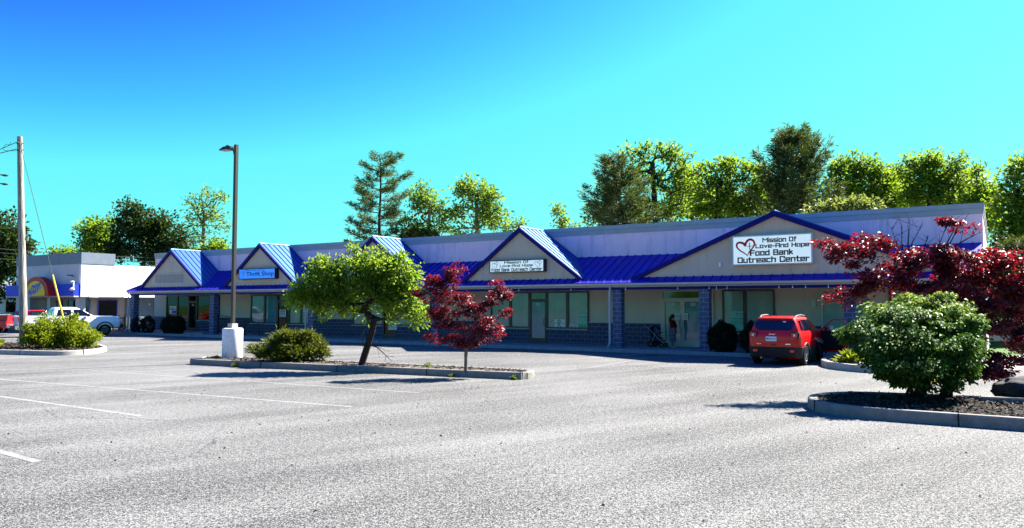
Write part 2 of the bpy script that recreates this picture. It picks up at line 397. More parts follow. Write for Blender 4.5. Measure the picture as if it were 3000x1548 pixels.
# ------------------------------------------------------------------ vegetation
def leaves(name, pos, dirs, ln, wd, mat, parent, rng, tilt=.6, fold=.25):
    """one small folded leaf per position, lying roughly along dirs"""
    n = len(pos); pos = np.asarray(pos, float)
    d = np.asarray(dirs, float)+rng.normal(0, tilt, (n, 3)); d /= np.linalg.norm(d, axis=1)[:, None]+1e-9
    r = rng.normal(0, 1, (n, 3)); r[:, 2] *= .45
    s = np.cross(d, r+np.array([0, 0, 1.2])); s /= np.linalg.norm(s, axis=1)[:, None]+1e-9
    nn = np.cross(s, d); k = rng.uniform(.65, 1.3, (n, 1)); l = ln*k; w = wd*k
    v = np.empty((n, 4, 3)); v[:, 0] = pos; v[:, 1] = pos+d*l*.45+s*w*.5+nn*w*fold
    v[:, 2] = pos+d*l-nn*l*.12; v[:, 3] = pos+d*l*.45-s*w*.5+nn*w*fold
    me = bpy.data.meshes.new(name); me.vertices.add(4*n); me.loops.add(4*n); me.polygons.add(n)
    me.vertices.foreach_set('co', v.reshape(-1)); me.loops.foreach_set('vertex_index', np.arange(4*n))
    me.polygons.foreach_set('loop_start', np.arange(0, 4*n, 4)); me.polygons.foreach_set('loop_total', np.full(n, 4))
    me.materials.append(mat); me.update(); me.validate()
    o = bpy.data.objects.new(name, me); COL.objects.link(o)
    if parent: o.parent = parent
    return o
def skeleton(trunk, r_tip, targets, rng, sag=.12):
    P = [Vector(p) for p in trunk]; par = [-1]+list(range(len(P)-1))
    arr = [np.array(p) for p in P]
    order = sorted(range(len(targets)), key=lambda i: (Vector(targets[i])-P[-1]).length)
    tips = []
    for i in order:
        t = np.array(targets[i]); A = np.array(arr); d = A-t
        cost = np.sqrt((d**2).sum(1))+np.maximum(0, A[:, 2]-t[2])*1.2
        cost[0] += 2
        j = int(np.argmin(cost)); a = arr[j]; dist = np.linalg.norm(t-a); ns = 3 if dist > .8 else 2
        prev = j
        for q in range(1, ns+1):
            f = q/ns; p = a+(t-a)*f
            if q < ns: p = p+rng.normal(0, sag*dist*.5, 3); p[2] -= sag*dist*.3
            arr.append(p); P.append(Vector(p)); par.append(prev); prev = len(P)-1
        tips.append(prev)
    n = len(P); rad = [0]*n; acc = [0.]*n
    for i in range(n-1, -1, -1):
        rad[i] = max(r_tip, acc[i]**(1/2.3)) if acc[i] else r_tip
        if par[i] >= 0: acc[par[i]] += rad[i]**2.3
    return P, par, rad, tips
def limbs(name, P, par, rad, mat, parent, r_base=None, n=6):
    sc_ = 1
    mb = MB()
    if r_base and rad[0] > 0: sc_ = r_base/rad[0]
    for i, p in enumerate(par):
        if p < 0: continue
        f = lambda r: max(r*sc_, min(r, .012)) if r > .02 else r
        mb.tube([P[p], P[i]], [f(rad[p]) if par[p] >= 0 or True else 0, f(rad[i])], n if rad[i] > .03 else 4, cap=False)
    return mb.build(name, mat, parent, smooth='all')
def sample_lobes(lobes, n, rng, shell=.55):
    vol = np.array([l[1].x*l[1].y*l[1].z for l in lobes]); vol = vol**.8; vol /= vol.sum(); out = []
    for (c, r), w in zip(lobes, vol):
        k = max(2, int(round(n*w)))
        d = rng.normal(0, 1, (k, 3)); d /= np.linalg.norm(d, axis=1)[:, None]
        rr = rng.uniform(shell**3, 1, (k, 1))**(1/3) if shell else rng.uniform(0, 1, (k, 1))**(1/3)
        q = d*rr*np.array(r)+np.array(c); out.append(q)
    return np.concatenate(out)
def lobes_at(spec, depth, thick=.9):
    """crown lobes given as (X, Y, rx, ry) ellipses of the photograph at a distance"""
    out = []
    for l in spec:
        X, Y, rx, ry = l[:4]; dd = l[4] if len(l) > 4 else 0
        c = at(X, Y, depth+dd); s = (depth+dd)/FPX
        out.append((c, Vector((rx*s, (rx+ry)/2*s*thick, ry*s))))
    return out
def tree(name, label, cat, base, trunk, lobes, ncl, nleaf, ln, wd, mat, bark, seed, rc=.5, r_tip=.012, r_base=None, group=None,
         shell=.45, up=.1, tilt=.7, layer=0, suntone_z=0, crown='crown', tname='trunk', flat=1., droop=0, extra=None):
    rng = np.random.default_rng(seed); base = Vector(base)
    t = thing(name, label, cat, base, 0, group)
    tg = sample_lobes(lobes, ncl, rng, shell)
    P, par, rad, tips = skeleton([Vector(p) for p in trunk], r_tip, tg, rng)
    P2 = [p-base for p in P]
    o = limbs(tname, P2, par, rad, bark, t, r_base)
    per = rng.dirichlet(np.full(len(tips), 2.2))*nleaf; pos = []; dr = []
    for tip, k in zip(tips, per):
        k = int(k)
        if k < 1: continue
        c = np.array(P2[tip]); q = np.array(P2[par[tip]])
        off = rng.normal(0, 1, (k, 3)); off /= np.linalg.norm(off, axis=1)[:, None]+1e-9
        off *= (rng.uniform(0, 1, (k, 1))**.5)*rc*rng.uniform(.55, 1.25); off[:, 2] *= flat
        # spread along the twig as well
        f = rng.uniform(0, .55, (k, 1)); cc = c+(q-c)*f
        pos.append(cc+off); dr.append(off/rc+np.array([0, 0, up-droop])+(c-q)/(np.linalg.norm(c-q)+1e-6)*.4)
    pos = np.concatenate(pos); dr = np.concatenate(dr)
    if layer:      # leaves held out flat and drooping, as on maples and clipped shrubs
        ax = np.array(P2[len(trunk)-1]); h = pos-ax; h[:, 2] = 0; h /= np.linalg.norm(h, axis=1)[:, None]+.15
        dr = h+rng.normal(0, .45, pos.shape)*np.array([1, 1, .25])+np.array([0, 0, -layer])
    if suntone_z:      # sunlit top put into the colour: uppermost leaves get a paler material
        rel = pos[:, 2]+rng.normal(0, .16, len(pos)); k = (rel > suntone_z) & (rng.uniform(0, 1, len(pos)) < .85)
        leaves('sunlit_toned_leaves', pos[k], dr[k], ln, wd, L['suntone'], t, rng, tilt); pos, dr = pos[~k], dr[~k]
    leaves(crown, pos, dr, ln, wd, mat, t, rng, tilt)
    if extra: extra(t, rng, P2, par, tips)
    return t
def conifer(name, label, base, top, spread, z0, seed, mat, bark, n_br=46, r=.28, sparse=1., up=.25, group=None, prof=None, lean=0, tuft=1.0):
    """pine: straight trunk, layered boughs, needle plumes"""
    rng = np.random.default_rng(seed); base = Vector(base); H = top-base.z
    t = thing(name, label, 'tree', base, 0, group)
    mb = MB(); tr = [Vector((lean*f*f+rng.normal(0, .05)*f, rng.normal(0, .05), H*f)) for f in np.linspace(0, 1, 9)]
    mb.tube(tr, list(np.linspace(r, .04, 9)), 8)
    pos, dr = [], []
    for i in range(n_br):
        f = (i+rng.uniform(0, .8))/n_br; z = z0-base.z+(H-(z0-base.z))*f
        a = i*2.4+rng.normal(0, .35); pr = prof(f) if prof else (1-f)**.75
        Ln = spread*pr*rng.uniform(.55, 1.1)+.35
        c = tr[0].lerp(tr[-1], z/H); c = Vector((lean*(z/H)**2, 0, z))
        d = Vector((math.cos(a), math.sin(a), 0)); pts = []
        for k in range(6):
            s = k/5; pts.append(c+d*Ln*s+Vector((0, 0, Ln*(up*s*s*1.3-.10*s+.25*f*s))))
        mb.tube(pts, list(np.linspace(.05, .012, 6)), 4)
        m = int(Ln*17*sparse)+5
        for q in range(m):
            s = rng.uniform(.22, 1.04); k = min(int(s*5), 4); p = pts[k].lerp(pts[k+1], min(s*5-k, 1.2))
            side = d.cross(Vector((0, 0, 1)))*rng.normal(0, .13*Ln*(1.1-s)+.09)
            p = p+side+Vector((0, 0, rng.normal(.06, .12)))
            for b in range(5):
                dd = d*.7+side.normalized()*rng.uniform(0, .8)+Vector((rng.normal(0, .5), rng.normal(0, .5), rng.uniform(.0, .9)))
                pos.append(p+Vector(rng.normal(0, .10, 3))); dr.append(dd)
    mb.build('trunk', bark, t, smooth='all')
    leaves('crown', np.array(pos), np.array(dr), .42*tuft, .075*tuft, mat, t, rng, .25, .1)
    return t
# ------------------------------------------------------------------ setting
def sheet(name, pts, z, mat):
    mb = MB(); mb.add([(p[0], p[1], z) for p in pts], [tuple(range(len(pts)))]); o = mb.build(name, mat); return tag(o, kind='structure')
tag(sheet('ground', [(-1500, -300), (1500, -300), (1500, 2500), (-1500, 2500)], -.02, M['grass']), 'green ground beyond the parking lot')
tag(sheet('parking_lot', [(-140, -40), (60, -40), (60, 110), (-140, 110)], 0, M['asphalt']), 'weathered grey asphalt parking lot with speckled stone chips')
def strip(a, b, w, z=.004):
    a = Vector(a); b = Vector(b); n = (b-a).normalized(); q = Vector((-n.y, n.x))*w/2
    return sheet('parking_line', [a+q, a-q, b-q, b+q], z, M['paint'])
for a, b, w in (((-15.9, 20.2), (-7.0, 14.45), .11), ((-9.2, 12.35), (-6.35, 10.27), .12), ((-14.9, 21.75), (-3.3, 15.75), .09),
                ((-13.5, 24.4), (-2.2, 18.2), .08), ((-13.0, 18.35), (-8.35, 20.6), .07), ((-8.35, 20.6), (-3.5, 22.9), .06), ((2.6, 25.5), (5.4, 30.2), .06),
                ((6.4, 34.0), (4.6, 31.2), .08), ((0.2, 36.9), (-1.4, 34.0), .08)):
    strip(a, b, w)
# lawn strip and pale paving beyond the right end of the strip
sheet('side_paving', [(9.5, 33.6), (15.5, 24.5), (40, 20), (40, 31), (22, 32.0)], .008, M['kerbl'])
sheet('lawn', [(18.5, 31.6), (40, 29), (40, 60), (22, 60)], .012, M['grass'])
# pavement in front of the shops
def fobj(name, mat, boxes, parent=None, bevel=0, smooth=False):
    mb = MB()
    for b in boxes: mb.fb(*b)
    o = mb.build(name, mat, parent, smooth, bevel)
    if not parent: o.location = O; o.rotation_euler = (0, 0, ANG)
    return o
slabs = []; u = -24.0
while u < 20.4:
    e = min(u+2.9, 20.4); slabs.append((u+.007, e-.007, .0, 3.3, -.05, .15)); u = e
tag(fobj('sidewalk', M['walk'], slabs, bevel=.012), 'concrete sidewalk under the blue porch roof', kind='structure')
tag(fobj('porch_slab', M['walk'], [(-34.2, -24.0, 0, 2.72, -.05, .22)], bevel=.012), 'raised concrete slab at the far end of the porch', kind='structure')
ks = []; u = -40.0
while u < -24.1:
    e = min(u+3.0, -24.01); ks.append((u+.01, e-.01, 3.12, 3.3, -.05, .15)); u = e
tag(fobj('roadside_kerb', M['walk'], ks, bevel=.012), 'concrete kerb along the planting bed', kind='structure')
tag(fobj('planting_bed', M['mulch'], [(-40, -24.0, 2.724, 3.118, -.05, .12), (-40, -34.204, -1.0, 2.724, -.05, .12)]), 'dark mulched planting bed beside the porch', kind='structure')
# ------------------------------------------------------------------ planting islands
def resample(p, step=.16):
    p = [Vector(q) for q in p]; n = len(p); out = []
    for i in range(n):
        a, b, c, d = p[i-1], p[i], p[(i+1) % n], p[(i+2) % n]
        k = max(1, int((c-b).length/step))
        for j in range(k):
            t = j/k; out.append(.5*((2*b)+(c-a)*t+(2*a-5*b+4*c-d)*t*t+(-a+3*b-3*c+d)*t**3))
    return out
def island(label, pts, h, w, kmat, fill, seg=2.6, start=0):
    c = sum((Vector(p) for p in pts), Vector((0, 0)))/len(pts); t = thing('planting_island', label, 'planting island', (c.x, c.y, 0))
    q = resample(pts); n = len(q); area = sum(q[i].x*q[(i+1) % n].y-q[(i+1) % n].x*q[i].y for i in range(n)); sg = 1 if area > 0 else -1
    nor = []
    for i in range(n):
        d = (q[(i+1) % n]-q[i-1]).normalized(); nor.append(Vector((-d.y, d.x))*sg)
    mb = MB(); cur = []; acc = start; rng = random.Random(len(pts))
    def flush(cur):
        if len(cur) < 2: return
        vs = []; 
        for i, sh in cur:
            o_ = q[i % n]-c; N_ = nor[i % n]; z = h
            for (a, zz) in ((.0, -.03), (.012, z-.025), (.035, z), (w-.03, z), (w, z-.02), (w, -.03)):
                p = o_+N_*a; vs.append((p.x, p.y, zz))
        m = 6; fs = []
        for k in range(len(cur)-1):
            for j in range(m): fs.append((k*m+j, k*m+(j+1) % m, (k+1)*m+(j+1) % m, (k+1)*m+j))
        fs.append(tuple(range(m))); o2 = (len(cur)-1)*m; fs.append(tuple(o2+j for j in range(m))); mb.add(vs, fs)
    i = 0; s = 0
    while i < n:
        j = i; d = 0
        while j < n and d < seg: d += (q[(j+1) % n]-q[j]).length; j += 1
        # a hair joint between kerb stones
        mid = [(k, 0) for k in range(i, j+1)]
        if len(mid) > 2:
            flush(mid)
        else: flush(mid)
        i = j
    k = mb.build('kerb', kmat, t, 'flat')
    # joints: dark mortar fillets standing a little proud
    d = 0
    for i in range(n):
        d += (q[(i+1) % n]-q[i]).length
        if d > seg:
            d = 0; jm = MB(); o_ = q[i]-c; N_ = nor[i]; T = Vector((N_.y, -N_.x))*.011
            a = o_-N_*.003; b = o_+N_*(w+.003)
            jm.add([(a.x-T.x, a.y-T.y, -.02), (a.x+T.x, a.y+T.y, -.02), (a.x+T.x, a.y+T.y, h+.003), (a.x-T.x, a.y-T.y, h+.003),
                    (b.x-T.x, b.y-T.y, -.02), (b.x+T.x, b.y+T.y, -.02), (b.x+T.x, b.y+T.y, h+.003), (b.x-T.x, b.y-T.y, h+.003)],
                   [(0, 1, 2, 3), (4, 7, 6, 5), (3, 2, 6, 7), (0, 3, 7, 4), (1, 5, 6, 2)])
            jm.build('kerb_joint', M['mulch'], t)
    inn = [q[i]-c+nor[i]*(w-.01) for i in range(n)]
    bm = bmesh.new(); f = bm.faces.new([bm.verts.new((p.x, p.y, h-.045)) for p in inn])
    bmesh.ops.triangulate(bm, faces=[f]); bmesh.ops.subdivide_edges(bm, edges=bm.edges, cuts=3)
    for v in bm.verts:
        if not v.is_boundary: v.co.z += random.Random(int(v.co.x*977+v.co.y*331)).uniform(-.015, .05)
    me = bpy.data.meshes.new('soil'); bm.to_mesh(me); bm.free(); me.materials.append(fill)
    o = bpy.data.objects.new('soil', me); COL.objects.link(o); o.parent = t
    rg = np.random.default_rng(n); k = int(area*sg*.5*150); lo = np.min([p[:] for p in inn], 0); hi = np.max([p[:] for p in inn], 0); px = rg.uniform(lo[0], hi[0], k*2); py = rg.uniform(lo[1], hi[1], k*2); ins = np.zeros(k*2, bool)
    for a, b in zip(inn, inn[1:]+inn[:1]): ins ^= ((a.y > py) != (b.y > py)) & (px < (b.x-a.x)*(py-a.y)/(b.y-a.y+1e-12)+a.x)
    ps = np.stack([px, py, np.full(k*2, h-.005)], 1)[ins]
    if len(ps): leaves('mulch_chips', ps, rg.normal(0, 1, ps.shape)*np.array([1, 1, .25]), .09, .035, M['chips'], t, rg, .1)['kind'] = 'stuff'
    return t
ISL1 = [(-11.05, 26.6), (-8.0, 25.15), (-4.0, 23.3), (-.2, 21.55), (.3, 21.42), (.56, 21.7), (.6, 22.2), (.35, 22.65), (-3.0, 24.5), (-7.0, 26.6), (-9.9, 28.1), (-11.0, 28.5), (-11.35, 28.1), (-11.3, 27.2)]
island('long narrow concrete kerbed island holding the street lamp and two small trees', ISL1, .2, .2, M['kerb'], M['gravel'], 3.1)
ISL2 = [(6.03, 14.7), (6.45, 14.1), (7.15, 13.6), (8.5, 12.72), (11, 11.1), (15, 8.5), (18, 8.0), (18, 11), (13, 13.9), (10.4, 15.5), (8.6, 16.35), (7.6, 16.7), (6.8, 16.55), (6.2, 16.0), (5.98, 15.3)]
island('large rounded kerbed bed of dark mulch under the big green bush', ISL2, .21, .2, M['kerb'], M['mulch'], 2.4)
ISL3 = [(-26, 33.6), (-21.7, 32.2), (-19.2, 31.4), (-18.4, 31.5), (-17.95, 32.2), (-17.95, 33.2), (-18.5, 34.8), (-20.5, 37.3), (-23.5, 38.6), (-27.5, 37.5), (-28.3, 35.2)]
island('kerbed bed around the wooden utility pole and yellow green shrub', ISL3, .2, .2, M['kerbl'], M['mulch'], 2.8)
ISL4 = [(10.45, 25.5), (10.5, 24.5), (10.8, 23.7), (11.4, 23.2), (12.3, 23.1), (13.6, 24.0), (14.6, 26.5), (14.4, 28.3), (13.2, 29.0), (11.9, 28.3), (10.9, 26.9)]
island('small pale kerbed bed beside the red car', ISL4, .22, .2, M['kerbl'], M['gravel'], 6)
# ------------------------------------------------------------------ shopping strip
S = thing('shopping_strip', 'long single storey shop building with five gables and blue metal porch roof', 'building', O, ANG)
UL, UR = -33.7, 19.9
fobj('wall', M['wall'], [(UL, UR, -16, 0, 0, 4.3)], S)
fobj('upper_wall', M['upper'], [(UL, UR, -16, -.001, 4.3, 5.58)], S)
fobj('parapet', M['band'], [(UL-.04, UR+.04, -16.05, .04, 5.58, 5.80), (UL-.07, UR+.07, -16.08, .075, 5.80, 6.0)], S, bevel=.012)
# porch roof
VE, ZE, ZT = 2.8, 3.08, 4.48
def zroof(v): return ZE+(VE-v)*(ZT-ZE)/VE
mb = MB()
UEL, UTL = -32.72, -31.2
th = .05
mb.add([(UEL, -VE, ZE), (UR-.05, -VE, ZE), (UR-.05, -.003, ZT), (UTL, -.003, ZT), (UEL, -VE, ZE-th), (UR-.05, -VE, ZE-th), (UR-.05, -.003, ZT-th), (UTL, -.003, ZT-th)],
       [(0, 1, 2, 3), (7, 6, 5, 4), (0, 4, 5, 1), (1, 5, 6, 2)])
mb.add([(UEL, -VE, ZE), (UTL, -.003, ZT), (UEL, -.003, ZE)], [(0, 1, 2)])
u = UEL+.2
while u < UR-.1:
    v1 = .004 if u > UTL else max(.004, VE-(u-UEL)/(UTL-UEL)*VE)
    za, zb = zroof(VE), zroof(v1); w = .014; hh = .042
    mb.add([(u-w, -VE, za-.002), (u+w, -VE, za-.002), (u+w, -v1, zb-.002), (u-w, -v1, zb-.002), (u-w, -VE, za+hh), (u+w, -VE, za+hh), (u+w, -v1, zb+hh), (u-w, -v1, zb+hh)],
           [(4, 5, 6, 7), (0, 4, 7, 3), (1, 2, 6, 5), (0, 1, 5, 4)])
    u += .41
mb.tube([(UEL, -VE, ZE+.01), (UTL, -.01, ZT+.01)], .05, 5)
mb.build('porch_roof', M['roof'], S)
fobj('soffit', M['soffit'], [(UEL+.05, UR-.1, .002, 2.6, 2.90, 2.93)], S)
fobj('porch_beam', M['trim'], [(UEL+.12, UR-.1, 2.2, 2.62, 2.77, 2.895)], S, bevel=.008)
fobj('beam_lip', M['gutter'], [(UEL+.12, UR-.1, 2.625, 2.64, 2.885, 2.925)], S)
mb = MB()
gp = [(2.645, 3.03), (2.645, 2.935), (2.72, 2.925), (2.80, 2.97), (2.815, 3.05), (2.79, 3.05), (2.78, 2.985), (2.67, 2.955), (2.66, 3.03)]
n = len(gp); vs = []
for uu in (UEL-.05, UR-.05): vs += [(uu, -v, z) for v, z in gp]
mb.add(vs, [(i, (i+1) % n, n+(i+1) % n, n+i) for i in range(n)]+[tuple(range(n))[::-1], tuple(range(n, 2*n))])
mb.build('gutter', M['gutter'], S)
VG = 2.32
GAB = [(-28.1, 3.55, 5.88), (-18.8, 3.45, 5.9), (-9.25, 3.45, 5.88), (.5, 3.45, 5.87), (12.72, 6.15, 5.86)]
for a, hw, za in GAB:
    zb = 3.30; sl = (za-zb)/hw
    m1 = MB(); m1.prism([(a-hw+.05, -VG, zb-.03), (a+hw-.05, -VG, zb-.03), (a, -VG, za-.05)], (0, .12, 0))
    g = m1.build('gable', M['gable'], S)
    r = MB(); L_ = math.hypot(hw, za-zb); nu, nz = (za-zb)/L_, hw/L_
    for s in (-1, 1):
        p0, p1 = Vector((a, 0, za)), Vector((a+s*(hw+.06), 0, za-sl*(hw+.06)))
        q = Vector((s*nu, 0, nz))*.05
        vs = []
        for vv in (-.004, -VG-.06): vs += [(p0.x, vv, p0.z), (p1.x, vv, p1.z), (p1.x+q.x, vv, p1.z+q.z), (p0.x, vv, p0.z+.06)]
        r.add(vs, [(0, 1, 2, 3), (7, 6, 5, 4), (0, 4, 5, 1), (3, 2, 6, 7), (1, 5, 6, 2)])
        vv = .18
        while vv < VG:
            b0 = p0+Vector((0, -vv, .055)); b1 = p1+q+Vector((0, -vv, -.004))
            d = Vector((0, .013, 0)); h2 = Vector((s*nu, 0, nz))*.045
            r.add([b0-d, b0+d, b1+d, b1-d, b0-d+h2, b0+d+h2, b1+d+h2, b1-d+h2], [(4, 5, 6, 7), (0, 3, 7, 4), (1, 5, 6, 2), (3, 2, 6, 7)])
            vv += .40
    r.tube([(a, -.006, za+.075), (a, -VG-.1, za+.075)], .045, 6)
    r.build('gable_roof', M['groof'], g)
    f = MB()
    for s in (-1, 1):
        e = hw+.10; dn = .21 if hw < 5 else .19
        f.prism([(a, -VG-.062, za+.05), (a+s*e, -VG-.062, za+.05-sl*e), (a+s*e, -VG-.062, za+.05-sl*e-dn), (a, -VG-.062, za+.05-dn*1.15)], (0, -.1, 0))
    f.build('gable_trim', M['trim'], g)
pn = MB(); pn.fb(-30.0, -26.75, VG+.002, VG+.014, 3.62, 4.22); pn.build('blank_panel', M['panel'], S)
# pillars
for uu in (-32.5, -23.4, -14.15, -4.85, 5.58, 9.6, 15.3, 19.3):
    z0 = .14 if uu > -24 else .21
    fobj('pillar', M['pillarblock'], [(uu, uu+.42, 2.2, 2.6, z0, 2.775)], S)
for uu in (-32.72, -14.32, 5.42):
    d = MB(); d.tube([(uu+.09, -2.72, 2.94), (uu+.09, -2.68, 2.84), (uu+.05, -2.66, 2.70), (uu+.05, -2.66, .42), (uu+.05, -2.74, .30), (uu+.05, -2.86, .20)], .052, 6)
    d.build('downspout', M['gutter'], S)
# shop fronts
def uz(X, Y, v):
    x = (X-1500)/FPX; y = -(Y-774)/FPX
    d = Vector((x, math.cos(PITCH)-y*math.sin(PITCH), math.sin(PITCH)+y*math.cos(PITCH))); c = Vector((0, 0, CAM_H))
    t = (v-(c-O).dot(Nv))/d.dot(Nv); p = c+d*t; return (p-O).dot(Ux), p.z
def framed(mb, u0, u1, z0, z1, w=.07, v0=.002, v1=.085, zw=None):
    zw = zw or w; vs = []
    for v in (v0, v1):
        vs += [(u0, -v, z0), (u1, -v, z0), (u1, -v, z1), (u0, -v, z1), (u0+w, -v, z0+zw), (u1-w, -v, z0+zw), (u1-w, -v, z1-w), (u0+w, -v, z1-w)]
    fs = []
    for i in range(4):
        j = (i+1) % 4; fs += [(8+i, 8+j, 12+j, 12+i), (i, j, 8+j, 8+i), (4+i, 12+i, 12+j, 4+j), (i, 4+i, 4+j, j)]
    return mb.add(vs, fs)
pn = MB(); framed(pn, -29.9, -26.9, 4.30, 5.05, .03, VG+.001, VG+.008); pn.build('old_sign_outline', M['panel'], S)
def window(u0, u1, z0, z1, fm, gm, w=.07):
    f = framed(MB(), u0+.003, u1-.003, z0, z1, w).build('window', fm, S)
    p = MB(); p.fb(u0+w, u1-w, .02, .032, z0+w, z1-w); p.build('pane', gm, f); return f
def door(u0, u1, z0, z1, fm, gm, side=1, num=None, kick=.22, w=.085):
    d = framed(MB(), u0+.003, u1-.003, z0, z1, w, .002, .095, kick); d = d.build('door', fm, S)
    p = MB(); p.fb(u0+w, u1-w, .025, .037, z0+kick, z1-w); p.build('pane', gm, d)
    h = MB(); uh = u1-.11 if side > 0 else u0+.11
    h.tube([(uh, -.09, 1.0), (uh, -.15, 1.02), (uh, -.16, 1.2), (uh, -.15, 1.38), (uh, -.09, 1.4)], .016, 6); h.build('handle', M['black'], d)
    if num:
        b = MB(); c = (u0+u1)/2
        lettering(num, c-.12, c+.12, z1-.30, z1-.15, -.099 if False else -.045, M['paper'], d, 'house_number')
    return d
def sill(u0, u1, z): fobj('sill', M['sill'], [(u0, u1, .002, .13, z-.05, z)], S, bevel=.006)
K, A_ = M['black'], M['alu']
wz = []     # wainscot pieces
ZB = .148
def wain(u0, u1, z1, z0=ZB): wz.append((u0, u1, .001, .065, z0, z1))
def transom(u0, u1, z0, z1, fm, gm): window(u0, u1, z0, z1, fm, gm, .06)
# far left unit
T, D, G = M['teal'], M['tealdeep'], M['dark']
for a, b in ((-32.1, -30.75), (-30.75, -29.35), (-28.4, -26.9), (-26.9, -25.85)): window(a, b, .98, 2.77, K, G)
door(-29.35, -28.4, .222, 2.3, K, G, 1, '155'); transom(-29.35, -28.4, 2.3, 2.77, K, G); sill(-32.15, -29.37, .98); sill(-28.38, -25.8, .98)
wain(-33.7, -32.1, 1.15, .22); wain(-32.1, -29.35, .93, .22); wain(-28.4, -25.85, .93, .22); wain(-25.85, -22.5, 1.2)
# thrift shop unit
for a, b, g in ((-22.5, -21.07, D), (-21.07, -19.8, D), (-18.7, -17.55, T), (-17.55, -16.3, T)): window(a, b, .84, 2.77, K, g, .085)
door(-19.8, -18.7, .155, 2.32, K, G, 1, '154'); transom(-19.8, -18.7, 2.32, 2.77, K, G); sill(-22.55, -19.82, .84); sill(-18.68, -16.25, .84)
wain(-22.5, -19.8, .79); wain(-18.7, -16.3, .79); wain(-16.3, -13.0, 1.2)
for a, b in ((-13.0, -11.75), (-11.75, -10.5), (-9.45, -8.1), (-8.1, -6.9)): window(a, b, .87, 2.77, K, T, .08)
door(-10.5, -9.45, .155, 2.34, K, G, 1, '153'); transom(-10.5, -9.45, 2.34, 2.77, K, M['green_refl']); sill(-13.05, -10.52, .87); sill(-9.43, -6.85, .87)
wain(-13.0, -10.5, .82); wain(-9.45, -6.9, .82); wain(-6.9, -2.8, 1.2)
for a, b in ((-2.8, -1.54), (-1.54, -.34), (.68, 1.9), (1.9, 3.1)): window(a, b, .88, 2.77, K, T, .075)
door(-.34, .68, .155, 2.33, K, D, 1, '152'); transom(-.34, .68, 2.33, 2.77, K, M['green_refl']); sill(-2.85, -.36, .88); sill(.70, 3.05, .88)
wain(-2.8, -.34, .83); wain(.68, 3.1, .83); wain(3.1, 6.9, 1.2)
door(7.0, 7.96, .155, 2.34, A_, T, 1, '151', .30, .09); door(7.96, 8.92, .155, 2.34, A_, D, -1, '150', .30, .09); window(8.92, 9.42, .155, 2.34, A_, D)
transom(6.92, 9.42, 2.35, 2.77, A_, M['green_refl']); fobj('door_jamb', A_, [(6.9, 7.0, .002, .085, .155, 2.345)], S)
wain(9.42, 9.82, 1.18)
for a, b in ((9.82, 10.83), (10.83, 12.12)): window(a, b, .84, 2.77, K, T, .075)
sill(9.8, 12.15, .84); wain(9.82, 12.12, .79); wain(12.12, 14.0, 1.2)
window(14.0, 15.9, .3, 2.75, A_, T, .08); wain(14.0, 15.9, .295); wain(15.9, 19.9, 1.2)
window(16.6, 18.6, .9, 2.75, K, T, .08)
for b in wz: fobj('block_base', M['block'], [b], S)
cap = [(b[0], b[1], .066 if False else .001, .085, b[5]+.002, b[5]+.035) for b in wz if b[5] > 1.0]
for b in cap: fobj('base_cap', M['sill'], [b], S)
u0, z0 = uz(2110, 777, VG); fobj('junction_box', M['white'], [(u0-.05, u0+.05, VG+.002, VG+.07, z0-.1, z0+.1)], S, bevel=.01)
u0, z0 = uz(2385, 888, 0); m = MB(); m.fb(u0-.09, u0+.09, .002, .09, z0-.14, z0+.14); m.fb(u0-.05, u0+.05, .09, .13, z0-.09, z0); m.build('wall_meter', M['metal'], S, bevel=.012)
m = MB(); m.box(UL-.28, UL-.002, -.30, -.16, 2.05, 2.2); m.tube([(UL, -.23, 2.3), (UL-.14, -.23, 2.28), (UL-.16, -.23, 2.18)], .03, 6); m.build('flood_light', M['metal'], S, bevel=.015)
m = MB(); u0, z0 = uz(2040/1+0, 838, 2.66)
for i, X in enumerate((1833, 1985, 2078, 2099, 2130, 2282, 2322, 2360, 2427, 2464, 1520, 1673)):
    u0, z0 = uz(X, 835, 2.66); b = MB(); b.ball((0, 0, -.05), .028, .028, .035, 8, 6); b.tube([(0, 0, -.02), (0, 0, .04)], .014, 6)
    o = b.build('light_bulb', M['paper'], None, 'all'); o.location = W(u0, 2.668, 2.83); o.rotation_euler = (0, 0, ANG)
    tag(o, 'small clear bulb hanging from the blue porch beam', 'light bulb', 'bulbs strung along the blue porch beam')
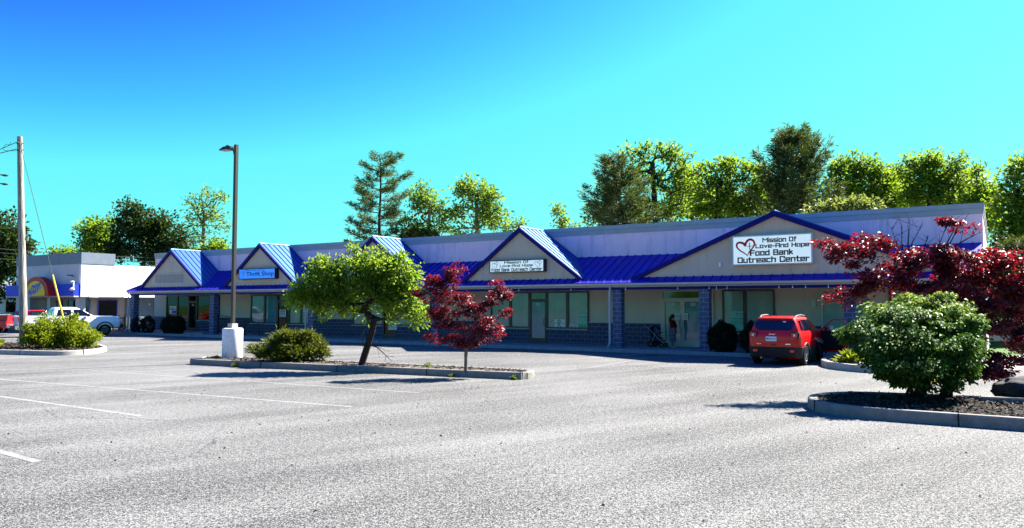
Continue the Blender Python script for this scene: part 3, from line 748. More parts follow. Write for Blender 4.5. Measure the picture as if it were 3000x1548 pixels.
# ------------------------------------------------------------------ signs
G_ = {'M': (1.05, [[(0,0),(0,1)],[(0,1),(.5,.45),(1,1)],[(1,1),(1,0)]]), 'O': (.72, [[(0,0),(1,0)],[(1,0),(1,1)],[(1,1),(0,1)],[(0,1),(0,0)]]), 'L': (.62, [[(0,1),(0,0)],[(0,0),(1,0)]]),
 'A': (.72, [[(0,0),(0,1)],[(0,1),(1,1)],[(1,1),(1,0)],[(0,.48),(1,.48)]]), 'H': (.74, [[(0,0),(0,1)],[(1,0),(1,1)],[(0,.5),(1,.5)]]), 'F': (.62, [[(0,0),(0,1)],[(0,1),(1,1)],[(0,.5),(.85,.5)]]),
 'B': (.70, [[(0,0),(0,1)],[(0,1),(.9,1)],[(.9,1),(.9,.54)],[(0,.52),(1,.52)],[(1,.52),(1,0)],[(1,0),(0,0)]]), 'C': (.68, [[(1,.72),(1,1)],[(1,1),(0,1)],[(0,1),(0,0)],[(0,0),(1,0)],[(1,0),(1,.28)]]),
 'i': (.0, [[(0,0),(0,.60)],[(0,.97),(0,1.0)]]), 's': (.56, [[(1,.72),(0,.72)],[(0,.72),(0,.38)],[(0,.36),(1,.36)],[(1,.36),(1,0)],[(1,0),(0,0)]]), 'o': (.58, [[(0,0),(1,0)],[(1,0),(1,.72)],[(1,.72),(0,.72)],[(0,.72),(0,0)]]),
 'n': (.58, [[(0,0),(0,.72)],[(0,.72),(1,.72)],[(1,.72),(1,0)]]), 'f': (.38, [[(.35,0),(.35,1)],[(.35,1),(1,1)],[(0,.68),(1,.68)]]), 'v': (.58, [[(0,.72),(.5,0)],[(.5,0),(1,.72)]]), 'e': (.58, [[(1,0),(0,0)],[(0,0),(0,.72)],[(0,.72),(1,.72)],[(1,.72),(1,.36)],[(1,.36),(0,.36)]]),
 '-': (.4, [[(0,.4),(1,.4)]]), 'd': (.58, [[(1,0),(1,1)],[(1,0),(0,0)],[(0,0),(0,.70)],[(0,.70),(1,.70)]]), 'p': (.58, [[(0,-.26),(0,.72)],[(0,.72),(1,.72)],[(1,.72),(1,0)],[(1,0),(0,0)]]), 'a': (.56, [[(0,.72),(1,.72)],[(1,.72),(1,0)],[(1,0),(0,0)],[(0,0),(0,.38)],[(0,.38),(1,.38)]]),
 'k': (.56, [[(0,0),(0,1)],[(0,.34),(.9,.72)],[(.25,.40),(1,0)]]), 'u': (.58, [[(0,.72),(0,0)],[(0,0),(1,0)],[(1,0),(1,.72)]]), 't': (.40, [[(.35,1),(.35,0)],[(.35,0),(1,0)],[(0,.70),(1,.70)]]), 'r': (.42, [[(0,0),(0,.72)],[(0,.70),(1,.70)]]), 'c': (.54, [[(1,.72),(0,.72)],[(0,.72),(0,0)],[(0,0),(1,0)]]), 'h': (.58, [[(0,0),(0,1)],[(0,.70),(1,.70)],[(1,.70),(1,0)]]), ' ': (.25, [])}
def blocktext(text, x0, x1, z0, z1, y, mat, parent, th=.17, gap=.30):
    """squared stencil-like lettering: z0 baseline, z1 cap height"""
    tot = sum(G_[c][0] for c in text)+gap*(len(text)-1); sx = (x1-x0)/(tot+th); h = (z1-z0); x = x0+th/2*sx; mb = MB(); k = 0; tx = min(th*sx*1.45, h*.30); tz = h*.205
    for c in text:
        w, st = G_[c]
        if c == ' ' and mb.v: mb.build('lettering', mat, parent); mb = MB()
        for seg in st:
            for a, b in zip(seg, seg[1:]):
                p = Vector((x+a[0]*w*sx, z0+tz/2+a[1]*(h-tz))); q = Vector((x+b[0]*w*sx, z0+tz/2+b[1]*(h-tz))); d = (q-p)
                if abs(d.x) < 1e-6: e = (min(p.x, q.x)-tx/2, max(p.x, q.x)+tx/2, min(p.y, q.y)-tz/2, max(p.y, q.y)+tz/2); pts = [(e[0], e[2]), (e[1], e[2]), (e[1], e[3]), (e[0], e[3])]
                elif abs(d.y) < 1e-6: e = (min(p.x, q.x)-tx/2, max(p.x, q.x)+tx/2, p.y-tz/2, p.y+tz/2); pts = [(e[0], e[2]), (e[1], e[2]), (e[1], e[3]), (e[0], e[3])]
                else: n = Vector((-d.y, d.x)).normalized()*tx/2; pts = [(p.x+n.x, p.y+n.y), (p.x-n.x, p.y-n.y), (q.x-n.x, q.y-n.y), (q.x+n.x, q.y+n.y)]
                mb.add([(u_, y-.0006*(k % 5), v_) for u_, v_ in pts], [(0, 1, 2, 3)]); k += 1
        x += (w+gap)*sx
    return mb.build('lettering', mat, parent)
HEART = [(575, 725), (480, 640), (350, 555), (268, 465), (250, 395), (285, 330), (365, 318), (450, 348), (502, 405), (520, 345), (575, 270), (650, 237), (728, 265), (772, 335), (765, 420), (700, 515), (622, 605), (572, 690)]
def heart(t, cx, cz, s, y, mat, wd=.06):
    p = smoothpath([((x-512)/490*s+cx, -(z-480)/490*s+cz) for x, z in HEART], 4); mb = MB()
    ribbon(mb, p, [wd*s*(.45+.75*math.sin(math.pi*min(1, i/len(p)*1.02))) for i in range(len(p))], y)
    f = lambda x, z: ((x-512)/490*s+cx, -(z-480)/490*s+cz)
    ribbon(mb, [f(632, 325), f(628, 430), f(640, 560), f(636, 715)], [.05*s, .055*s, .05*s, .02*s], y-.001)
    ribbon(mb, [f(495, 446), f(640, 437), f(785, 428)], [.02*s, .035*s, .02*s], y-.002)
    return mb.build('heart_and_cross', mat, t)
def signbox(label, u0, u1, z0, z1, dep, face, frame, fw=.045):
    uc = (u0+u1)/2; t = thing('shop_sign', label, 'sign', W(uc, VG+.001, z0), ANG, 'lettered signs on the gables')
    w = (u1-u0)/2; h = z1-z0; b = MB()
    b.box(-w, w, -dep+.02, 0, 0, h); b.box(-w, w, -dep, -dep+.02, 0, fw); b.box(-w, w, -dep, -dep+.02, h-fw, h); b.box(-w, -w+fw, -dep, -dep+.02, fw, h-fw); b.box(w-fw, w, -dep, -dep+.02, fw, h-fw)
    b.build('cabinet', frame, t)
    p = MB(); p.box(-w+fw+.001, w-fw-.001, -dep+.008, -dep+.019, fw+.001, h-fw-.001); p.build('face', face, t)
    return t, w, h, -dep+.006
t, w, h, y = signbox('blue sign reading Thrift Shop on the second gable from the far end', -20.5, -17.08, 3.70, 4.36, .30, M['sign_blue'], M['signframe'])
heart(t, -1.33, .36, .36, y, M['inkblue']); lettering('Mission of Love - And Hope', -1.05, .75, .50, .595, y-.001, M['inkblue'], t, bold=.01)
lettering('Thrift Shop', -1.0, 1.6, .12, .47, y-.001, M['inkblue'], t, bold=.022)
t, w, h, y = signbox('blue sign on the middle gable half hidden by the leaning green tree', -11.1, -7.5, 3.70, 4.36, .30, M['sign_blue'], M['signframe'])
heart(t, -1.4, .36, .36, y, M['inkblue']); lettering('Mission of Love - And Hope', -1.1, 1.5, .40, .58, y-.001, M['inkblue'], t, bold=.01)
t, w, h, y = signbox('narrow white sign in a dark frame on the fourth gable, two hearts on it', -1.16, 2.0, 3.68, 4.30, .28, M['sign_white'], M['signframe'])
heart(t, -1.24, .38, .34, y, M['inkred']); heart(t, 1.24, .38, .34, y, M['inkred'])
blocktext('Mission Of', -.70, .70, .435, .565, y-.001, M['ink'], t); blocktext('Love-And Hope', -.95, .95, .275, .40, y-.001, M['ink'], t)
blocktext('Food Bank Outreach Center', -1.45, 1.48, .06, .225, y-.001, M['ink'], t)
t, w, h, y = signbox('largest white sign in a silver frame on the wide near gable', 11.04, 14.2, 3.72, 4.94, .26, M['sign_white'], M['signframe_l'], .05)
heart(t, -1.03, .72, .68, y, M['inkred'], .12)
blocktext('Mission Of', -.34, .98, .905, 1.10, y-.001, M['ink'], t); blocktext('Love-And Hope', -.62, 1.46, .68, .86, y-.001, M['ink'], t)
blocktext('Food Bank', -.84, .86, .375, .615, y-.001, M['ink'], t); blocktext('Outreach Center', -1.36, 1.46, .09, .33, y-.001, M['ink'], t)
def poster(name, label, cat, X0, Y0, X1, Y1, mat, v=.04, group=None):
    Xc, Yc = (X0+X1)/2, (Y0+Y1)/2
    ua, za = uz(X0, Yc, v); ub, _ = uz(X1, Yc, v); _, zt = uz(Xc, Y0, v); _, zb = uz(Xc, Y1, v)
    t = thing(name, label, cat, W((ua+ub)/2, v, zb), ANG, group); w = (ub-ua)/2; h = zt-zb
    p = MB(); p.box(-w, w, -.006, 0, 0, h); p.build('sheet', mat, t); return t, w, h, -.0075
def lines(t, w, h, y, rows, mat, seed):
    r = random.Random(seed); mb = MB()
    for a, b in rows:
        x = -w*.82
        while x < w*.75:
            l = r.uniform(.1, .3)*w; mb.add([(x, y, h*a), (min(x+l, w*.85), y, h*a), (min(x+l, w*.85), y, h*b), (x, y, h*b)], [(0, 1, 2, 3)]); x += l+.07*w
    mb.build('printed_lines', mat, t)
t, w, h, y = poster('window_poster', 'white and blue realty poster in the dark window at the far end', 'poster', 497, 897, 520, 920, M['paper'])
lettering('RE/MAX', -w*.88, w*.88, h*.5, h*.72, y, M['inkblue'], t, bold=.03); lettering('FOR LEASE', -w*.7, w*.7, h*.80, h*.91, y, M['inkblue'], t, bold=.02)
b = MB(); b.box(-w*.35, w*.95, y-.002, y, h*.04, h*.42); b.build('blue_field', M['awning'], t)
t, w, h, y = poster('door_notice', 'white notice taped to the black door left of the big green tree', 'notice', 819, 908, 838, 929, M['paper'], .10); lines(t, w, h, y, ((.72, .9), (.45, .6), (.25, .33), (.1, .15)), M['inkblue'], 1)
t, w, h, y = poster('door_notice', 'white notice on the black door behind the leaning green tree', 'notice', 1138, 941, 1163, 967, M['paper'], .10); lines(t, w, h, y, ((.72, .86), (.5, .56), (.3, .36)), M['ink'], 2)
t, w, h, y = poster('window_poster', 'white poster with a green ribbon in the window right of the door', 'poster', 1625, 936, 1656, 962, M['paper'])
m = MB(); rb = smoothpath([(-w*.3, h*.12), (.05*w, h*.55), (w*.28, h*.78), (0, h*.92), (-w*.25, h*.78), (-.02*w, h*.52), (w*.3, h*.1)], 4); ribbon(m, [(p.x-.15*w, p.y) for p in rb], .055, y); m.build('ribbon_emblem', M['inkgreen'], t); 
lettering('Mental', -w*.9, -w*.35, h*.5, h*.62, y, M['inkblue'], t); lettering('Health', w*.2, w*.85, h*.5, h*.62, y, M['inkgreen'], t)
t, w, h, y = poster('pantry_sign', 'small white sign reading PANTRY low in the right hand window pane', 'sign', 1667, 952, 1694, 964, M['paper'])
lettering('PANTRY', -w*.88, w*.88, h*.22, h*.8, y, M['ink'], t, bold=.01)
t, w, h, y = poster('church_poster', 'tall pale green poster with figures beside the pantry sign', 'poster', 1695, 907, 1724, 964, M['paperteal'], .045)
lettering('Mission of', -w*.4, w*.8, h*.84, h*.89, y, M['inkred'], t); lettering('Love & Hope', -w*.5, w*.9, h*.76, h*.82, y, M['inkred'], t); lettering('SUNDAY SERVICE', -w*.9, w*.9, h*.60, h*.65, y, M['inkblue'], t)
lines(t, w, h, y, ((.5, .52), (.44, .46)), M['inkgreen'], 5); m = MB()
for k in range(6):
    x = -w*.85+k*w*.34; m.box(x-w*.12, x+w*.12, y, y+.004, h*.04, h*.2); m.ball((x, y+.001, h*.235), w*.09, .003, h*.03, 8, 6)
m.build('figures', M['inkgreen'], t); heart(t, -w*.7, h*.82, w*.5, y, M['inkred'])
t, w, h, y = poster('door_notice', 'pale notice on the left glass door beside the woman', 'notice', 1978, 920, 1991, 938, M['paper'], .10); lines(t, w, h, y, ((.68, .82), (.42, .55), (.1, .2)), M['ink'], 7)
t, w, h, y = poster('door_notice', 'pale notice on the right glass door behind the block pillar', 'notice', 2002, 919, 2016, 938, M['paper'], .10); lines(t, w, h, y, ((.6, .72), (.38, .5), (.15, .25)), M['ink'], 8)
t, w, h, y = poster('window_poster', 'pale green church poster in the window behind the round boxwoods', 'poster', 2138, 912, 2181, 966, M['paperteal'], .038)
lettering('Mission of', -w*.1, w*.8, h*.84, h*.90, y, M['ink'], t); lettering('Love & Hope', -w*.2, w*.9, h*.72, h*.80, y, M['inkred'], t); lettering('SUNDAY SERVICE', -w*.6, w*.95, h*.56, h*.62, y, M['inkblue'], t); lines(t, w, h, y, ((.44, .47), (.36, .39), (.28, .31)), M['inkgreen'], 9)
t, w, h, y = poster('window_poster', 'white poster with a red mark in the last pane by the downspout', 'poster', 889, 880, 903, 914, M['paper'], .04)
m = MB(); m.ball((w*.1, y, h*.25), w*.5, .004, h*.14, 12, 8); m.build('red_mark', M['lens'], t)
# poster stand on the pavement
t = thing('poster_stand', 'black pavement stand with a small white poster by the downspout', 'stand', W(-15.0, 1.6, .15), ANG)
m = MB(); m.box(-.2, .2, -.02, .02, .02, .62); m.box(-.22, -.17, -.15, .15, 0, .05); m.box(.17, .22, -.15, .15, 0, .05); m.box(-.2, -.17, -.02, .02, .62, 1.05); m.box(.17, .2, -.02, .02, .62, 1.05); m.box(-.2, .2, -.02, .02, 1.0, 1.05)
m.build('frame', M['black'], t); m = MB(); m.box(-.14, .17, -.035, -.021, .08, .5); m.build('poster', M['paper'], t)
lettering('HELP', -.1, .12, .24, .32, -.037, M['ink'], t); lettering('NEEDED', -.12, .14, .13, .21, -.037, M['ink'], t); m = MB(); m.ball((.02, -.036, .41), .08, .004, .035, 12, 8); m.build('emblem', M['ink'], t)
# ------------------------------------------------------------------ railings
def railing(label, pts, base, balus=True, group='black metal railings along the porch', mid=False):
    """pts: (u, v, ztop) posts; base: z of the floor"""
    o = W(pts[0][0], pts[0][1], 0); t = thing('ramp_railing', label, 'railing', o, ANG, group)
    q = [Vector((u-pts[0][0], -(v-pts[0][1]), z)) for u, v, z in pts]
    m = MB(); m.tube(q, .024, 6); low = [p-Vector((0, 0, .16)) for p in q] if balus else [p-Vector((0, 0, .45)) for p in q]
    if balus or mid: m.tube(low, .018, 5)
    if balus: m.tube([Vector((p.x, p.y, base+.12+(p.z-q[-1].z)*.5)) for p in q], .016, 5)
    m.build('top_rail', M['rail'], t)
    for p in q:
        b = MB(); b.box(p.x-.022, p.x+.022, p.y-.022, p.y+.022, base, p.z); b.build('post', M['rail'], t)
    if balus:
        b = MB()
        for i in range(len(q)-1):
            n = int((q[i+1]-q[i]).length/.115)
            for k in range(1, n):
                p = q[i].lerp(q[i+1], k/n); b.box(p.x-.008, p.x+.008, p.y-.008, p.y+.008, base+.12, p.z-.16)
        b.build('balusters', M['rail'], t)
    return t
railing('black baluster railing sloping down behind the street lamp', [(-22.9, 2.3, 1.42), (-21.6, 2.3, 1.28), (-20.3, 2.3, 1.12)], .15)
railing('thin black handrail in front of the thrift shop windows', [(-20.2, 2.3, 1.10), (-18.9, 2.3, .96), (-18.5, 2.3, .95)], .15, False)
railing('black baluster railing between the white pickup and the end pillar', [(-36.4, 1.2, 1.28), (-34.9, 1.6, 1.35), (-33.2, 2.0, 1.40)], .1)
railing('thin black handrail above the small dark shrubs at the far pillar', [(-32.0, 2.4, 1.28), (-30.4, 2.4, 1.28), (-28.75, 2.4, 1.26)], .22, False)
# ------------------------------------------------------------------ street lamp, utility pole, wires
t = thing('street_lamp', 'tall square bronze lamp pole on a peeling white concrete pedestal', 'street lamp', (-10.15, 27.65, .15), ANG)
m = MB(); n = 40; prof = [(0, .345), (.02, .355), (1.05, .36), (1.09, .345), (1.10, .30)]; vs = []
for z, r in prof: vs += [(r*math.cos(2*math.pi*k/n), r*math.sin(2*math.pi*k/n), z) for k in range(n)]
m.add(vs, [(i*n+k, i*n+(k+1) % n, (i+1)*n+(k+1) % n, (i+1)*n+k) for i in range(len(prof)-1) for k in range(n)]+[tuple(range((len(prof)-1)*n, len(prof)*n)), tuple(range(n))[::-1]])
m.build('pedestal', M['pedestal'], t, 'flat')
m = MB(); m.box(-.13, .13, -.13, .13, 1.10, 1.27); m.build('base_cover', M['polebase'], t, bevel=.012)
m = MB(); m.box(-.062, .062, -.062, .062, 1.27, 7.83); m.build('pole', M['pole'], t, bevel=.008)
m = MB(); m.tube([(-.06, 0, 7.45), (-.10, 0, 7.58), (-.16, 0, 7.68), (-.26, 0, 7.73)], [.05, .05, .05, .045], 8); m.build('arm', M['pole'], t, 'flat')
m = MB()
hd = [(-.22, .10, 7.68, 7.78), (-.34, .17, 7.68, 7.82), (-.60, .19, 7.685, 7.79), (-.82, .15, 7.69, 7.735), (-.86, .12, 7.69, 7.70)]
vs = []
for x, w, a, b in hd: vs += [(x, -w, a), (x, w, a), (x, w*.8, b), (x, -w*.8, b)]
m.add(vs, [(4*i+k, 4*i+(k+1) % 4, 4*i+4+(k+1) % 4, 4*i+4+k) for i in range(4) for k in range(4)]+[(0, 1, 2, 3), (19, 18, 17, 16)])
lh = m.build('lamp_head', M['pole'], t, bevel=.008)
m = MB(); m.box(-.78, -.36, -.13, .13, 7.672, 7.683); m.build('lens', M['lamp_lens'], lh)
m = MB(); m.cyl((-.5, 0, 7.83), (0, 0, 1), .05, .07, 12); m.build('photocell', M['pole'], lh, 'flat')
UB = Vector((-23.2, 36.2, .15)); UT = at(58, 401, 36.3)
t = thing('utility_pole', 'weathered leaning wooden utility pole at the left of the lot', 'utility pole', UB)
q = [Vector((0, 0, 0)).lerp(UT-UB, f) for f in np.linspace(0, 1, 12)]
m = MB(); m.tube(q, list(np.linspace(.185, .118, 12)), 16); m.build('post', M['wood'], t, 'flat')
for f, s in ((.967, 1), (.935, 1)):
    c = (UT-UB)*f; m = MB(); m.tube([c+Vector((-.17, -.02, 0)), c+Vector((.19, -.02, 0))], .018, 6); m.ball(c+Vector((.02, -.15, .0)), .05, .07, .07, 8, 6); m.build('insulator', M['cable'], t, 'flat')
m = MB(); m.box(.02, .16, -.24, -.17, 5.0, 5.14); m.build('tag_plate', M['metal'], t)
ga = UT+Vector((.06, -.08, -.32)); gb = Vector((-19.75, 34.1, .15)); t = thing('guy_wire', 'steel guy wire with a yellow plastic guard leaning from the wooden pole', 'guy wire', gb)
m = MB(); m.tube([ga-gb, Vector((0, 0, 0))], .014, 5); m.build('strand', M['cable'], t, 'flat')
f0, f1 = .66, .955; m = MB(); m.tube([(ga-gb)*(1-f0), (ga-gb)*(1-f1)], .044, 8); m.build('guard', M['yellow'], t, 'flat')
def wire(label, a, b, sag, r=.014, group='overhead wires'):
    a = Vector(a); b = Vector(b); q = [a.lerp(b, f)-Vector((0, 0, sag*4*f*(1-f))) for f in np.linspace(0, 1, 25)]
    m = MB(); m.tube([p-a for p in q], r, 4); o = m.build('overhead_wire', M['cable'], None, 'flat'); o.location = a; tag(o, label, 'wire', group)
c1 = UT+Vector((-.12, -.05, -.28)); c2 = UT+Vector((-.12, -.05, -.62))
wire('upper of two wires leaving the top of the wooden pole', c1, (-52, 47, 8.6), 1.5, .018)
wire('lower of two wires leaving the top of the wooden pole', c2, (-48, 33, 7.3), 1.3, .018)
p0 = UT+Vector((-.12, -.05, -.7)); lp = [p0, p0+Vector((-.55, 0, .02)), p0+Vector((-.62, 0, .16)), p0+Vector((-.5, 0, .32)), p0+Vector((-.3, 0, .3)), p0+Vector((-.3, 0, .45))]
m = MB(); m.tube([p-p0 for p in smoothpath(lp, 5)], .010, 4); o = m.build('service_loop', M['cable'], None, 'flat'); o.location = p0; tag(o, 'loose curled wire loop beside the top of the wooden pole', 'wire')
wire('highest far wire crossing behind the convenience store roof', at(-200, 712, 78), at(470, 757, 96), .2, .03)
wire('middle far wire sloping down behind the convenience store', at(-200, 722, 79), at(470, 768, 92), .25, .03)
wire('lowest far wire close over the white store wall', at(-200, 742, 74), at(470, 782, 88), .2, .03)
t = thing('parking_lamp', 'far parking lamp with two heads poking in at the left edge', 'street lamp', at(-26, 900, 60)-Vector((0, 0, 1.6)))
hz = at(-26, 526, 60).z-t.location.z; m = MB(); m.tube([(0, 0, 0), (0, 0, hz+.3)], .09, 8); m.build('pole', M['pole'], t, 'flat')
for dz in (.32, -.38):
    m = MB(); m.tube([(0, 0, hz+dz), (.5, 0, hz+dz+.06)], .04, 6); m.ball((.72, 0, hz+dz), .26, .22, .09, 10, 6); m.build('lamp_head', M['pole'], t, 'flat')
# ------------------------------------------------------------------ vehicles
def rring(y0, y1, hw, r, z, n=6):
    pts = []
    for cx, cy, a0 in ((hw-r, y0+r, -90), (hw-r, y1-r, 0), (-hw+r, y1-r, 90), (-hw+r, y0+r, 180)):
        for k in range(n+1):
            a = R(a0+90*k/n); pts.append((cx+r*math.cos(a), cy+r*math.sin(a), z))
    return pts
def shell(mb, levels):
    rings = [rring(y0, y1, hw, r, z) for z, y0, y1, hw, r in levels]; n = len(rings[0]); vs = sum(rings, []); fs = []
    for i in range(len(rings)-1):
        for k in range(n): fs.append((i*n+k, i*n+(k+1) % n, (i+1)*n+(k+1) % n, (i+1)*n+k))
    fs += [tuple(range(n))[::-1], tuple((len(rings)-1)*n+k for k in range(n))]; return mb.add(vs, fs)
def lev(levels, z):
    for a, b in zip(levels, levels[1:]):
        if a[0] <= z <= b[0]:
            f = (z-a[0])/(b[0]-a[0]); return [a[i]+(b[i]-a[i])*f for i in range(5)]
    return levels[0] if z < levels[0][0] else levels[-1]
def end_y(levels, x, z, rear=True):
    _, y0, y1, hw, r = lev(levels, z); d = max(0, abs(x)-(hw-r)); d = min(d, r*.97); k = r-math.sqrt(r*r-d*d)
    return y0+k if rear else y1-k
def cut(o, cutters):
    for c in cutters:
        b = o.modifiers.new('cut', 'BOOLEAN'); b.operation = 'DIFFERENCE'; b.solver = 'EXACT'; b.object = c
    dg = bpy.context.evaluated_depsgraph_get(); me = bpy.data.meshes.new_from_object(o.evaluated_get(dg)); old = o.data
    o.modifiers.clear(); me.name = old.name; o.data = me; bpy.data.meshes.remove(old)
def patch_end(name, levels, rows, off, mat, parent, rear=True, nx=14):
    """panel lying on the rear or front of the body; rows: (z, xmin, xmax)"""
    m = MB(); vs = []
    s = -1 if rear else 1
    for lay in (off, off-.008):
        for z, a, b in rows:
            for k in range(nx+1):
                x = a+(b-a)*k/nx; vs.append((x, end_y(levels, x, z, rear)+s*lay, z))
    w = nx+1; nr = len(rows); fs = []
    for i in range(nr-1):
        for k in range(nx): fs.append((i*w+k, i*w+k+1, (i+1)*w+k+1, (i+1)*w+k))
    L0 = nr*w
    edge = [k for k in range(w)]+[i*w+nx for i in range(1, nr)]+[(nr-1)*w+k for k in range(nx-1, -1, -1)]+[i*w for i in range(nr-2, 0, -1)]
    for a, b in zip(edge, edge[1:]+edge[:1]): fs.append((a, b, b+L0, a+L0))
    m.add(vs, fs); return m.build(name, mat, parent, 'flat')
def patch_side(name, levels, quad, off, mat, parent, side=1):
    """quad: list of (y, z) outline on the side of the body"""
    m = MB(); a = [(side*(lev(levels, z)[3]+off), y, z) for y, z in quad]; b = [(side*(lev(levels, z)[3]+off-.02), y, z) for y, z in quad]; n = len(a)
    m.add(a+b, [tuple(range(n)), tuple(range(2*n-1, n-1, -1))]+[(i, (i+1) % n, n+(i+1) % n, n+i) for i in range(n)]); return m.build(name, mat, parent)
def wheel(t, x, y, r, w, side, rimmat, spokes=5):
    m = MB(); pr = [(-w/2, r*.62), (-w/2, r*.93), (-w/2+.02, r*.985), (-w*.2, r), (w*.2, r), (w/2-.02, r*.985), (w/2, r*.93), (w/2, r*.66), (w*.30, r*.62)]; n = 28; vs = []
    for a, q in pr: vs += [(side*a, q*math.cos(2*math.pi*k/n), q*math.sin(2*math.pi*k/n)) for k in range(n)]
    m.add(vs, [(i*n+k, i*n+(k+1) % n, (i+1)*n+(k+1) % n, (i+1)*n+k) for i in range(len(pr)-1) for k in range(n)])
    o = m.build('wheel', M['tyre'], t, 'flat'); o.location = (x, y, r)
    m = MB(); n = 28
    ring = []
    for a, q in ((w*.47, r*.665), (w*.47, r*.58), (w*.36, r*.55)): ring += [(side*a, q*math.cos(2*math.pi*k/n), q*math.sin(2*math.pi*k/n)) for k in range(n)]
    m.add(ring, [(i*n+k, i*n+(k+1) % n, (i+1)*n+(k+1) % n, (i+1)*n+k) for i in range(2) for k in range(n)])
    for k in range(spokes):
        a = 2*math.pi*k/spokes+.3; c, s_ = math.cos(a), math.sin(a)
        f = lambda q, d, h: (side*h, q*c-d*s_, q*s_+d*c)
        m.add([f(.02, -.035, w*.40), f(.02, .035, w*.40), f(r*.6, .03, w*.44), f(r*.6, -.03, w*.44), f(.02, -.035, w*.3), f(.02, .035, w*.3), f(r*.6, .03, w*.36), f(r*.6, -.03, w*.36)],
              [(0, 1, 2, 3), (0, 3, 7, 4), (1, 5, 6, 2), (3, 2, 6, 7)])
    m.cyl((side*w*.38, 0, 0), (1, 0, 0), .06, .03, 14); m.cyl((side*w*.2, 0, 0), (1, 0, 0), r*.6, .02, 24)
    m.build('rim', rimmat, o, 'flat')
    return o
def arch(t, x, y, r, mat, side, wd=.06, ro=.46, ri=.385):
    m = MB(); n = 20; vs = []
    for k in range(n+1):
        a = R(-12+204*k/n)
        for q, h in ((ri, .0), (ro, .0), (ro-.02, wd), (ri, wd)): vs.append((x+side*h, y+q*math.cos(a), r+q*math.sin(a)))
    m.add(vs, [(4*k+j, 4*k+(j+1) % 4, 4*k+4+(j+1) % 4, 4*k+4+j) for k in range(n) for j in range(4)]+[(0, 1, 2, 3), tuple(4*n+j for j in (3, 2, 1, 0))])
    return m.build('wheel_arch', mat, t, 'flat')
def temp_cut(mb): o = mb.build('cutter', M['interior']); return o
